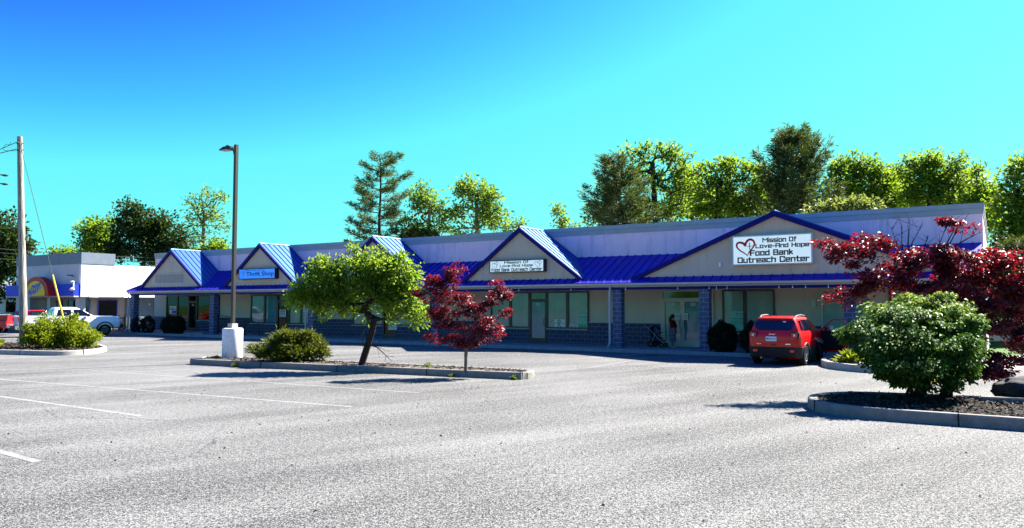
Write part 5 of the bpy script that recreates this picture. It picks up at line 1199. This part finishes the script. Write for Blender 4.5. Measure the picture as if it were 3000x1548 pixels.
# leaning cherry on the long island
cb_ = Vector((-4.84, 24.5, .15)); d = 24.4
def scl(spec, depth, **k): return lobes_at(spec, depth, **k)
tr = [cb_, at(1078, 1010, d), at(1090, 970, d), at(1096, 935, d)]
def cherry_extra(t, rng, P, par, tips):
    m = MB(); b = t.location
    q = [at(1078, 1010, d)-b, at(1105, 1018, d-.2)-b, at(1130, 1042, d-.4)-b, at(1150, 1060, d-.6)-b]; m.tube(q, [.022, .017, .011, .006], 5)
    for a, e in ((1, (1142, 1030)), (2, (1155, 1046)), (1, (1112, 1050)), (2, (1128, 1062))): m.tube([q[a], at(e[0], e[1], d-.3)-b], [.008, .004], 4)
    m.tube([at(1068, 960, d)-b, at(1060, 985, d)-b, at(1063, 1010, d)-b], [.02, .02, .022], 5)
    m.build('dead_branch', M['bark'], t)
tree('cherry_tree', 'leaning cherry tree with a broad bright green crown on the long island', 'tree', cb_, tr,
     scl([(905, 850, 52, 62), (960, 810, 62, 55), (1020, 790, 60, 55), (1085, 800, 70, 60), (1150, 810, 55, 55), (1190, 840, 42, 55), (1060, 870, 90, 50), (960, 890, 75, 42), (1170, 895, 55, 40), (1025, 745, 18, 32), (950, 775, 18, 30), (1120, 745, 18, 28), (1178, 745, 16, 28), (868, 880, 26, 30), (1235, 925, 26, 20), (1205, 790, 30, 30)], d),
     190, 15500, .135, .062, L['cherry'], M['bark'], 11, rc=.36, r_tip=.008, r_base=.11, shell=.3, up=.0, extra=cherry_extra)
mb_ = Vector((-1.34, 22.1, .15)); d = 22.1
tree('red_maple', 'small red leaved maple on the near end of the long island', 'tree', mb_, [mb_, at(1365, 1045, d), at(1366, 1015, d)],
     scl([(1260, 850, 48, 40), (1310, 840, 45, 45), (1345, 790, 26, 30), (1290, 920, 45, 45), (1360, 910, 60, 50), (1420, 960, 55, 42), (1310, 975, 55, 38), (1390, 985, 60, 30), (1440, 880, 42, 28), (1465, 850, 26, 28), (1490, 905, 22, 18), (1340, 1000, 40, 22), (1322, 815, 20, 20), (1450, 838, 16, 14)], d),
     120, 8600, .088, .056, L['maple'], M['barkgrey'], 12, rc=.26, r_tip=.006, r_base=.055, shell=.2, up=-.1, flat=.55, tilt=.28, layer=.30)
# big plum maple and burning bush on the right hand bed
pb = Vector((10.1, 17.6, .1)); d = 17.6
def bare(t, rng, P, par, tips):
    m = MB(); b = t.location
    for (X0, Y0, X1, Y1) in ((2655, 760, 2640, 655), (2655, 760, 2700, 660), (2770, 720, 2800, 640), (2780, 720, 2840, 625), (2740, 740, 2770, 670), (2640, 740, 2610, 665), (2800, 720, 2875, 680), (2660, 720, 2665, 645), (2700, 760, 2720, 690)):
        a = at(X0, Y0, d)-b; e = at(X1, Y1, d)-b
        m.tube([a, a.lerp(e, .5)+Vector(rng.normal(0, .03, 3)), e], [.016, .011, .004], 4)
        for k in range(7):
            f = rng.uniform(.3, .95); p = a.lerp(e, f); m.tube([p, p+Vector((rng.normal(0, .15), rng.normal(0, .12), rng.uniform(.05, .3)))], [.007, .003], 3)
    m.build('bare_twigs', M['bark'], t)
tree('plum_maple', 'large dark red maple behind the big green bush', 'tree', pb, [pb, at(2800, 1010, d), at(2850, 940, d), at(2830, 880, d)],
     scl([(2420, 715, 45, 30), (2480, 745, 55, 35), (2560, 730, 60, 48), (2640, 770, 70, 50), (2720, 760, 70, 55), (2790, 770, 60, 60), (2560, 810, 75, 40), (2680, 840, 80, 50), (2800, 850, 80, 60), (2870, 810, 70, 60, .4), (2940, 830, 70, 80, .4), (2990, 880, 60, 90, .2), (2910, 920, 70, 60), (2970, 980, 50, 45), (2870, 960, 40, 40), (2450, 880, 40, 22), (2500, 850, 55, 30), (2420, 760, 40, 18), (2870, 1090, 50, 25, -.6), (2900, 1065, 50, 30, -.4), (2540, 690, 22, 28), (2780, 650, 20, 25), (2830, 670, 20, 20), (2930, 740, 50, 25), (3030, 800, 50, 90), (3020, 980, 50, 50), (2930, 1085, 50, 22, -.5), (2880, 1045, 40, 36, -.3), (2965, 1060, 40, 18, -.4), (2990, 1000, 40, 30)], d),
     270, 25000, .095, .056, L['bigmaple'], M['bark'], 13, rc=.30, r_tip=.006, r_base=.075, shell=.15, up=-.1, flat=.5, tilt=.28, layer=.30, extra=bare)
gb_ = Vector((8.35, 15.55, .15)); d = 15.6
def stems(t, rng, P, par, tips):
    m = MB(); b = t.location
    for X in (2655, 2672, 2690, 2705, 2755, 2772, 2785): m.tube([at(X, 1165, d)-b, at(X+rng.uniform(-25, 25), 1100, d)-b, at(X+rng.uniform(-70, 70), 1010, d)-b], [.045, .035, .018], 6)
    for X, e in ((2680, 2600), (2690, 2570), (2760, 2830), (2770, 2850), (2700, 2640)): m.tube([at(X, 1160, d-.1)-b, at((X+e)/2, 1105, d-.2)-b, at(e, 1060, d-.3)-b], [.022, .016, .008], 5)
    m.build('stem', M['bark'], t)
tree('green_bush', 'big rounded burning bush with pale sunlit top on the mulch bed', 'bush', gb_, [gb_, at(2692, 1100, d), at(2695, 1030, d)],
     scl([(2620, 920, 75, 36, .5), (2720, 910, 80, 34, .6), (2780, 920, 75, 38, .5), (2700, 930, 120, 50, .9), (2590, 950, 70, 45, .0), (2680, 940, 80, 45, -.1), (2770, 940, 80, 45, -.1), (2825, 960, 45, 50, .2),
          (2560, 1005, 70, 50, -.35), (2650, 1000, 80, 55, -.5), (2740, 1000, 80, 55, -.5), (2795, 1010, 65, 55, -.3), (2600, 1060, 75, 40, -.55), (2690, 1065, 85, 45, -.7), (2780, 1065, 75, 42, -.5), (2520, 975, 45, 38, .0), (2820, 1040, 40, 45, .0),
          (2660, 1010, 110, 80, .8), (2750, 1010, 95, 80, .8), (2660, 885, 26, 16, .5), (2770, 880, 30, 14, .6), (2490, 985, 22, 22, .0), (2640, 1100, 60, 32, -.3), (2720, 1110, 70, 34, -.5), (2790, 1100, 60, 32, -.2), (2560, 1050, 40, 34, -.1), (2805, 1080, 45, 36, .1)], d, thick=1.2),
     340, 72000, .078, .044, L['bush'], M['bark'], 14, rc=.27, r_tip=.005, r_base=.05, shell=.45, up=.1, flat=.6, tilt=.25, layer=.42, suntone_z=1.80, extra=stems, tname='branches', crown='foliage')
# shrub at the utility pole, juniper on the island
sb = Vector((-20.3, 33.9, .15)); d = 33.9
tree('yellow_shrub', 'spreading yellow green shrub around the foot of the wooden pole', 'bush', sb, [sb, at(170, 990, d)],
     scl([(120, 975, 50, 28), (180, 965, 52, 28), (225, 972, 45, 28), (160, 995, 85, 22), (240, 998, 48, 18), (285, 994, 16, 8), (90, 985, 26, 22), (80, 960, 10, 12), (215, 938, 10, 14), (130, 938, 14, 10)], d, thick=1.2),
     150, 17000, .10, .055, L['yellowbush'], M['bark'], 15, rc=.29, r_tip=.006, r_base=.04, shell=.4, up=.5, tname='branches', crown='foliage')
jb = Vector((-7.75, 26.15, .15)); d = 26.1
tree('juniper_shrub', 'low spreading juniper with golden tips beside the lamp pedestal', 'bush', jb, [jb, at(850, 1030, d)],
     scl([(800, 1022, 55, 20), (850, 1000, 45, 30), (900, 1015, 50, 28), (850, 1035, 90, 22), (830, 985, 22, 18), (760, 1024, 30, 10), (890, 985, 20, 18), (935, 1040, 26, 16)], d, thick=1.3),
     130, 15000, .17, .035, L['juniper'], M['bark'], 16, rc=.24, r_tip=.006, r_base=.04, shell=.4, up=.25, tilt=.35, flat=.6, tname='branches', crown='foliage')
# boxwoods and dark shrubs by the shops
def shrub(label, u, v, z, rx, ry, rz, n, seed, group=None, name='boxwood', mat='box', ln=.05):
    rng = np.random.default_rng(seed); b = W(u, v, z); t = thing(name, label, 'bush', b, ANG, group)
    q = rng.normal(0, 1, (n, 3)); q /= np.linalg.norm(q, axis=1)[:, None]; r = rng.uniform(.55, 1, (n, 1))**.35
    lump = 1+.09*np.sin(q[:, :1]*7+seed)+.08*np.sin(q[:, 2:]*9+q[:, 1:2]*6)
    p = q*r*lump*np.array([rx, ry, rz])+np.array([0, 0, rz*.92]); k = p[:, 2] > .02
    leaves('foliage', p[k], q[k], ln, ln*.55, L[mat], t, rng, .6)
    m = MB()
    for k in range(5): a = rng.uniform(0, 6.28); m.tube([(0, 0, 0), (rx*.35*math.cos(a), ry*.35*math.sin(a), rz*.8), (rx*.7*math.cos(a), ry*.7*math.sin(a), rz*1.3)], [.03, .02, .008], 5)
    m.build('stem', M['bark'], t); return t
shrub('rounded dark boxwood right of the block pillar by the glass doors', 10.62, 2.7, .1, .55, .55, .66, 11000, 21, ln=.065)
shrub('rounded dark boxwood just left of the red car', 11.95, 2.8, .1, .54, .52, .66, 10000, 22, ln=.065)
shrub('larger dark shrub under the far dark shop windows', -27.0, 2.85, .1, 1.25, .45, .62, 10000, 23, ln=.08, name='dark_shrub')
shrub('smaller dark loose shrub next to the far end pillar', -31.0, 2.9, .1, .62, .4, .55, 2500, 24, ln=.07, name='dark_shrub')
shrub('small dark shrub between the handrail and the larger shrub', -29.8, 2.9, .1, .5, .4, .60, 4200, 25, ln=.07, name='dark_shrub')
shrub('low dark plant outside the far end pillar', -33.6, 2.6, .1, .7, .4, .28, 1200, 26, name='dark_shrub')
def weed(label, p, h, n, seed, group=None, mat='weed'):
    rng = np.random.default_rng(seed); t = thing('weed', label, 'plant', p, 0, group); a = rng.uniform(0, 6.28, n); e = rng.uniform(.3, 1.4, n)
    dr = np.stack([np.cos(a)*np.cos(e), np.sin(a)*np.cos(e), np.sin(e)], 1); ps = dr*rng.uniform(0, h*.6, (n, 1)); ps[:, 2] *= .9
    leaves('leaves', ps, dr, h*.5, h*.13, L[mat], t, rng, .3); return t
weed('bright yellow green perennial at the tip of the small pale bed', (11.0, 24.9, .17), .52, 260, 31)
weed('low pale plant beside a stone on the small pale bed', (11.6, 24.9, .17), .3, 140, 32)
weed('tuft of grass at the foot of the lamp pedestal', (-10.55, 27.2, .16), .16, 160, 33)
weed('green weed against the front of the long kerb near the lamp', (-9.35, 25.72, .0), .2, 90, 34)
weed('green weed at the foot of the near rounded kerb end', (.05, 21.38, .0), .16, 110, 35)
weed('small weed in the soil of the long island between the trees', (-2.6, 23.7, .16), .2, 60, 36)
weed('thin weeds along the kerb below the red maple', (-1.75, 22.2, .0), .13, 90, 37)
weed('yellow green lily clump left of the wooden pole', (-23.9, 35.2, .16), .5, 300, 38, mat='yellowbush')
weed('yellow sapling showing right of the big green bush', (10.9, 20.2, .0), .8, 120, 39, mat='yellowbush')
st = MB()
for k, (x, y, r) in enumerate(((11.05, 24.25, .12), (11.45, 24.0, .16), (11.2, 24.55, .1))):
    bm = bmesh.new(); bmesh.ops.create_icosphere(bm, subdivisions=3, radius=r); rg = random.Random(k)
    for v in bm.verts: v.co = Vector((v.co.x*1.3, v.co.y, v.co.z*.6))*(1+.25*math.sin(v.co.x*30+k)*math.cos(v.co.y*26))
    me = bpy.data.meshes.new('edging_stone'); bm.to_mesh(me); bm.free(); me.materials.append(M['kerbl']); o = bpy.data.objects.new('edging_stone', me); COL.objects.link(o); o.location = (x, y, .2)
    tag(o, ('small edging stone nearest the pale kerb of the small bed', 'largest edging stone in the small bed beside the red car', 'edging stone beside the bright perennial')[k], 'stone')
bm = bmesh.new(); bmesh.ops.create_icosphere(bm, subdivisions=5, radius=1)
from mathutils import noise as mn
for v in bm.verts:
    k = 1+.22*mn.noise(v.co*1.6)+.10*mn.noise(v.co*4)+.04*mn.noise(v.co*11); v.co = Vector((v.co.x*1.05*k, v.co.y*.55*k, max(v.co.z, -.55)*.36*k))
me = bpy.data.meshes.new('boulder'); bm.to_mesh(me); bm.free(); me.materials.append(M['boulder']); me.polygons.foreach_set('use_smooth', [True]*len(me.polygons))
o = bpy.data.objects.new('boulder', me); COL.objects.link(o); o.location = (10.85, 15.4, .38); tag(o, 'dark rough boulder on the mulch at the right edge', 'boulder')
m = MB(); m.box(-1.6, 1.6, -.09, .09, 0, .12); o = m.build('concrete_bar', M['kerb'], None, bevel=.02); o.location = (10.75, 14.55, .17); o.rotation_euler = (0, 0, R(-22)); tag(o, 'low concrete bar lying on the mulch below the boulder', 'concrete bar')
# litter of dark leaf bits on the asphalt
rng = np.random.default_rng(77); n = 150; ps = np.stack([rng.uniform(-9, 9, n), rng.uniform(6.5, 22, n), np.full(n, .006)], 1)
tag(leaves('leaf_litter', ps, np.stack([rng.normal(0, 1, n), rng.normal(0, 1, n), np.zeros(n)], 1), .045, .03, M['mulch'], None, rng, .05), 'scattered dark leaf bits on the asphalt', 'leaf litter', kind='stuff')
# background trees: trunk rooted on the ground behind the buildings
def bg(name, label, X, depth, lobes, ncl, nleaf, ln, wd, mat, seed, topY, rc=1.0, bark='bark', r=.22, shell=.35, group=None, two=None, up=.1):
    b = at(X, 893, depth); b.z = 0; top = at(X, topY, depth)
    trk = [b+(top-b)*f+Vector((math.sin(f*5+seed)*.25*f, 0, 0)) for f in (0, .25, .5, .75, 1)]
    return tree(name, label, 'tree', b, trk, lobes_at(lobes, depth), int(ncl*1.5), int(nleaf*(.95 if mat == 'darkmaple' else .74)), ln*.82, wd*.82, L[mat], M[bark], seed, rc=rc*.9, r_tip=.03, r_base=r, shell=shell, up=up, group=group)
GR = 'trees behind the buildings'
bg('dark_tree', 'dark dense tree cut by the left edge of the picture', -10, 92, [(-20, 700, 80, 75), (30, 680, 40, 60), (45, 760, 45, 60), (0, 820, 60, 60), (70, 735, 22, 40), (50, 850, 40, 40)], 80, 8000, .55, .34, 'darkmaple', 41, 780, 1.5, group=GR)
bg('round_tree', 'medium green tree over the right half of the store roof', 288, 100, [(285, 685, 52, 48), (255, 715, 32, 32), (315, 720, 36, 40), (280, 740, 55, 28), (300, 660, 30, 24)], 70, 5200, .5, .32, 'locust', 42, 720, 1.3, group=GR)
bg('dark_tree', 'darkest dense maple between the store and the first gable', 420, 98, [(390, 640, 50, 45), (430, 660, 60, 55), (370, 700, 48, 50), (470, 680, 55, 50), (420, 735, 95, 40), (500, 730, 45, 40), (530, 690, 30, 50), (345, 740, 25, 30)], 100, 11500, .5, .32, 'darkmaple', 43, 700, 1.5, group=GR)
bg('small_treetop', 'tiny treetop just above the middle of the store parapet', 180, 110, [(180, 744, 44, 14)], 24, 900, .5, .32, 'locust', 44, 750, 1.1, group=GR)
bg('sparse_tree', 'tall airy tree with few leaves left of the lamp pole', 600, 92, [(575, 590, 32, 32), (620, 570, 36, 28), (645, 590, 20, 22), (560, 640, 40, 40), (620, 640, 40, 45), (655, 670, 26, 30), (585, 700, 40, 30), (600, 610, 40, 50)], 120, 1700, .42, .26, 'locust', 45, 620, 1.0, 'barkgrey', .2, .1, group=GR)
bg('low_tree', 'low bright green tree under the airy one', 630, 88, [(635, 730, 36, 24), (600, 745, 26, 18), (665, 750, 20, 14)], 40, 2300, .42, .28, 'ash', 46, 740, 1.0, group=GR)
D = 72
bg('airy_tree', 'loose yellow green tree immediately right of the tall pine', 1252, D, [(1225, 585, 30, 38), (1265, 600, 40, 36), (1215, 640, 26, 44), (1290, 640, 28, 42), (1250, 680, 55, 30), (1250, 560, 30, 16)], 100, 2900, .40, .24, 'locust', 47, 600, .8, 'barkgrey', .17, .15, group=GR)
bg('airy_tree', 'taller loose yellow green tree left of the fourth gable', 1392, D, [(1350, 550, 30, 28), (1395, 560, 46, 40), (1440, 590, 34, 40), (1340, 610, 26, 42), (1400, 630, 55, 45), (1460, 640, 40, 36), (1500, 665, 36, 20), (1360, 680, 55, 22), (1520, 655, 14, 16)], 130, 4600, .40, .24, 'locust', 48, 570, .8, 'barkgrey', .19, .15, group=GR)
bg('sapling', 'thin sparse sapling above the roof right of the fourth gable', 1645, 64, [(1635, 625, 16, 24), (1650, 655, 30, 20), (1675, 668, 24, 10)], 34, 600, .34, .2, 'locust', 49, 640, .6, 'barkgrey', .08, .1, group=GR)
bg('broad_tree', 'tallest broad leaved tree with open branching beside the dark fir', 1920, 62, [(1860, 445, 34, 26), (1900, 430, 36, 18), (1945, 450, 45, 38), (1990, 475, 40, 40), (2010, 530, 34, 42), (1890, 500, 50, 45), (1960, 540, 55, 45), (1780, 560, 50, 40), (1740, 610, 45, 36), (1990, 600, 50, 45), (1900, 620, 90, 40), (1800, 640, 80, 28), (1715, 650, 30, 22)], 190, 7600, .36, .22, 'locust', 50, 480, .75, 'bark', .26, .2, group=GR)
bg('full_tree', 'full yellow green tree left of the great pine', 2110, 60, [(2060, 510, 40, 36), (2110, 500, 45, 34), (2165, 500, 45, 36), (2210, 510, 40, 40), (2080, 570, 60, 50), (2160, 570, 65, 55), (2230, 580, 45, 55), (2110, 625, 90, 30), (2210, 630, 60, 22)], 170, 8600, .36, .22, 'ash', 51, 530, .75, 'bark', .22, .25, group=GR)
bg('full_tree', 'yellow green tree right of the great pine over the big sign', 2500, 58, [(2460, 500, 36, 34), (2500, 490, 32, 26), (2550, 500, 38, 34), (2600, 520, 36, 36), (2500, 555, 55, 40), (2580, 570, 55, 40), (2620, 590, 36, 34), (2440, 560, 26, 40)], 150, 7600, .35, .22, 'ash', 52, 530, .75, 'bark', .2, .25, group=GR)
bg('tall_tree', 'taller yellow green tree near the right end of the roof', 2720, 56, [(2660, 490, 32, 30), (2710, 475, 40, 26), (2745, 470, 26, 26), (2700, 530, 55, 40), (2760, 520, 36, 40), (2810, 500, 28, 40), (2800, 550, 36, 36), (2680, 575, 45, 34), (2750, 585, 70, 26)], 160, 7000, .34, .21, 'locust', 53, 510, .72, 'bark', .2, .2, group=GR)
bg('slim_tree', 'slim yellow green tree above the right corner of the roof', 2870, 54, [(2865, 510, 20, 26), (2880, 560, 36, 36), (2850, 590, 40, 26), (2910, 590, 30, 36), (2905, 650, 34, 40)], 80, 3600, .34, .21, 'ash', 54, 540, .7, 'bark', .14, .25, group=GR)
bg('full_tree', 'green tree filling the gap behind the broad leaved tree and the great pine', 2030, 68, [(2020, 530, 45, 40), (2060, 560, 50, 45), (2010, 590, 60, 40), (2100, 610, 70, 40), (2250, 560, 50, 50), (2190, 600, 60, 40)], 120, 6500, .4, .25, 'ash', 71, 560, .85, 'bark', .2, .3, group=GR)
bg('full_tree', 'yellow green tree between the two taller crowns over the big sign', 2640, 66, [(2630, 520, 45, 34), (2600, 560, 55, 45), (2660, 570, 55, 45), (2640, 610, 80, 26)], 110, 5200, .4, .25, 'ash', 72, 540, .85, 'bark', .18, .3, group=GR)
bg('full_tree', 'green tree behind the right end of the roof beside the slim tree', 2800, 64, [(2830, 530, 40, 34), (2790, 560, 50, 40), (2850, 590, 50, 36), (2760, 600, 60, 26)], 110, 5200, .4, .25, 'locust', 73, 550, .85, 'bark', .18, .3, group=GR)
bg('edge_tree', 'large green tree filling the upper right edge', 2985, 48, [(2990, 500, 32, 36), (2960, 540, 36, 32), (2940, 600, 36, 45), (2995, 600, 45, 60), (3040, 520, 50, 60), (2950, 680, 40, 60), (3000, 700, 50, 70), (3060, 650, 60, 80)], 150, 9500, .33, .2, 'ash', 55, 560, .75, 'bark', .24, .3, group=GR)
bg('hedge_tree', 'dark understory tree beyond the right end wall', 2950, 44, [(2930, 760, 30, 50), (2980, 790, 45, 60), (2960, 840, 60, 50), (3030, 800, 60, 80), (2990, 880, 70, 40), (2935, 850, 26, 50)], 110, 9000, .3, .19, 'darkmaple', 56, 800, .8, 'bark', .18, .3, group=GR)
bg('low_bush', 'pale green low treetop above the roof below the great pine', 2480, 50, [(2450, 612, 60, 18), (2510, 600, 45, 22), (2550, 602, 30, 18), (2400, 622, 40, 12)], 50, 4200, .28, .17, 'palebush', 57, 620, .6, 'bark', .12, .3, group=GR)
bg('low_bush', 'shrubby treetop right behind the roof left of the airy trees', 1225, 70, [(1215, 690, 40, 12), (1180, 695, 25, 10), (1250, 692, 30, 10)], 24, 1300, .36, .24, 'darkmaple', 58, 690, .7, 'bark', .1, .3, group=GR)
def pine_at(label, X, depth, topY, z0Y, spread, seed, name='pine_tree', **k):
    b = at(X, 893, depth); b.z = 0; return conifer(name, label, b, at(X, topY, depth).z, spread, at(X, z0Y, depth).z, seed, L['pine'], M['bark'], group=GR, **k)
pine_at('tall lone layered pine standing over the middle gable', 1110, 72, 462, 745, 3.6, 61, n_br=30, sparse=1.3, up=.20, r=.30, prof=lambda f: (1.0 if f < .45 else 1.0-(f-.45)*1.15) if f < .93 else .25)
pine_at('great dark pine with feathery top left of the big white sign', 2330, 56, 400, 660, 3.0, 62, n_br=76, sparse=1.0, up=.5, r=.32, prof=lambda f: (1-f)**.6*.98+.08)
pine_at('shorter dark fir leaning in front of the broad leaved tree', 1850, 57, 470, 690, 2.7, 63, n_br=54, sparse=.85, up=.34, r=.26, lean=-1.4, prof=lambda f: (1-f)**.65+.08)
pine_at('dark pine low at the right edge beyond the end wall', 2995, 40, 720, 960, 1.8, 64, n_br=44, sparse=1.3, up=.2, r=.16)

# wood across the road, behind the photographer, seen only mirrored in the shop windows
rng = np.random.default_rng(99); n = 15000; cx = rng.uniform(-90, 90, n); ps = np.stack([cx, -58+rng.normal(0, 4, n), np.abs(rng.uniform(0, 1, n))*(11+3*np.sin(cx*.35)+2*np.sin(cx*.9))], 1)
tag(leaves('woodland', ps, rng.normal(0, 1, (n, 3)), 1.6, 1.1, L['darkmaple'], None, rng), 'far dark wood across the road', 'woodland', kind='stuff')
SKY_LO, SKY_HI, SKY_STR, EXPO = 1.9, 8.0, .22, 2.2
SKY_RAMP = [(0, (.02, .15, .93, 1)), (.10, (.035, .26, 1, 1)), (.20, (.07, .55, 1, 1)), (.32, (.15, .92, 1, 1)), (.5, (.2, 1, 1, 1)), (1, (.32, 1, 1, 1))]
# ------------------------------------------------------------------ daylight
EL = R(45); SD = Vector((.85*math.cos(EL), .527*math.cos(EL), math.sin(EL)))
wd = bpy.data.worlds.new('World'); sc.world = wd; wd.use_nodes = True; nt = wd.node_tree; bg = nt.nodes['Background']
sk = nt.nodes.new('ShaderNodeTexSky'); sk.sky_type = 'NISHITA'; sk.sun_disc = False; sk.sun_elevation = EL; sk.sun_rotation = math.atan2(SD.x, SD.y)
sk.altitude = 100; sk.air_density = 1.0; sk.dust_density = .6; sk.ozone_density = 1.6
bw = nt.nodes.new('ShaderNodeRGBToBW'); nt.links.new(sk.outputs[0], bw.inputs[0])
mr = nt.nodes.new('ShaderNodeMapRange'); mr.inputs[1].default_value = SKY_LO; mr.inputs[2].default_value = SKY_HI; nt.links.new(bw.outputs[0], mr.inputs[0])
# clear deep blue sky whose tone follows the brightness of the physical sky
rp = nt.nodes.new('ShaderNodeValToRGB'); nt.links.new(mr.outputs[0], rp.inputs[0]); e = rp.color_ramp.elements
e[0].position = 0; e[0].color = SKY_RAMP[0][1]; e[1].position = 1; e[1].color = SKY_RAMP[-1][1]
for p_, c_ in SKY_RAMP[1:-1]: k = e.new(p_); k.color = c_
nt.links.new(rp.outputs[0], bg.inputs[0]); bg.inputs[1].default_value = SKY_STR
sl = bpy.data.lights.new('sun', 'SUN'); sl.energy = 5; sl.angle = R(.53); sl.color = (1, .95, .87)
so = bpy.data.objects.new('sun', sl); COL.objects.link(so); so.rotation_euler = SD.to_track_quat('Z', 'Y').to_euler(); so.location = (20, 10, 40)
sc.view_settings.view_transform = 'Standard'; sc.view_settings.look = 'None'; sc.view_settings.exposure = EXPO; sc.view_settings.gamma = 1
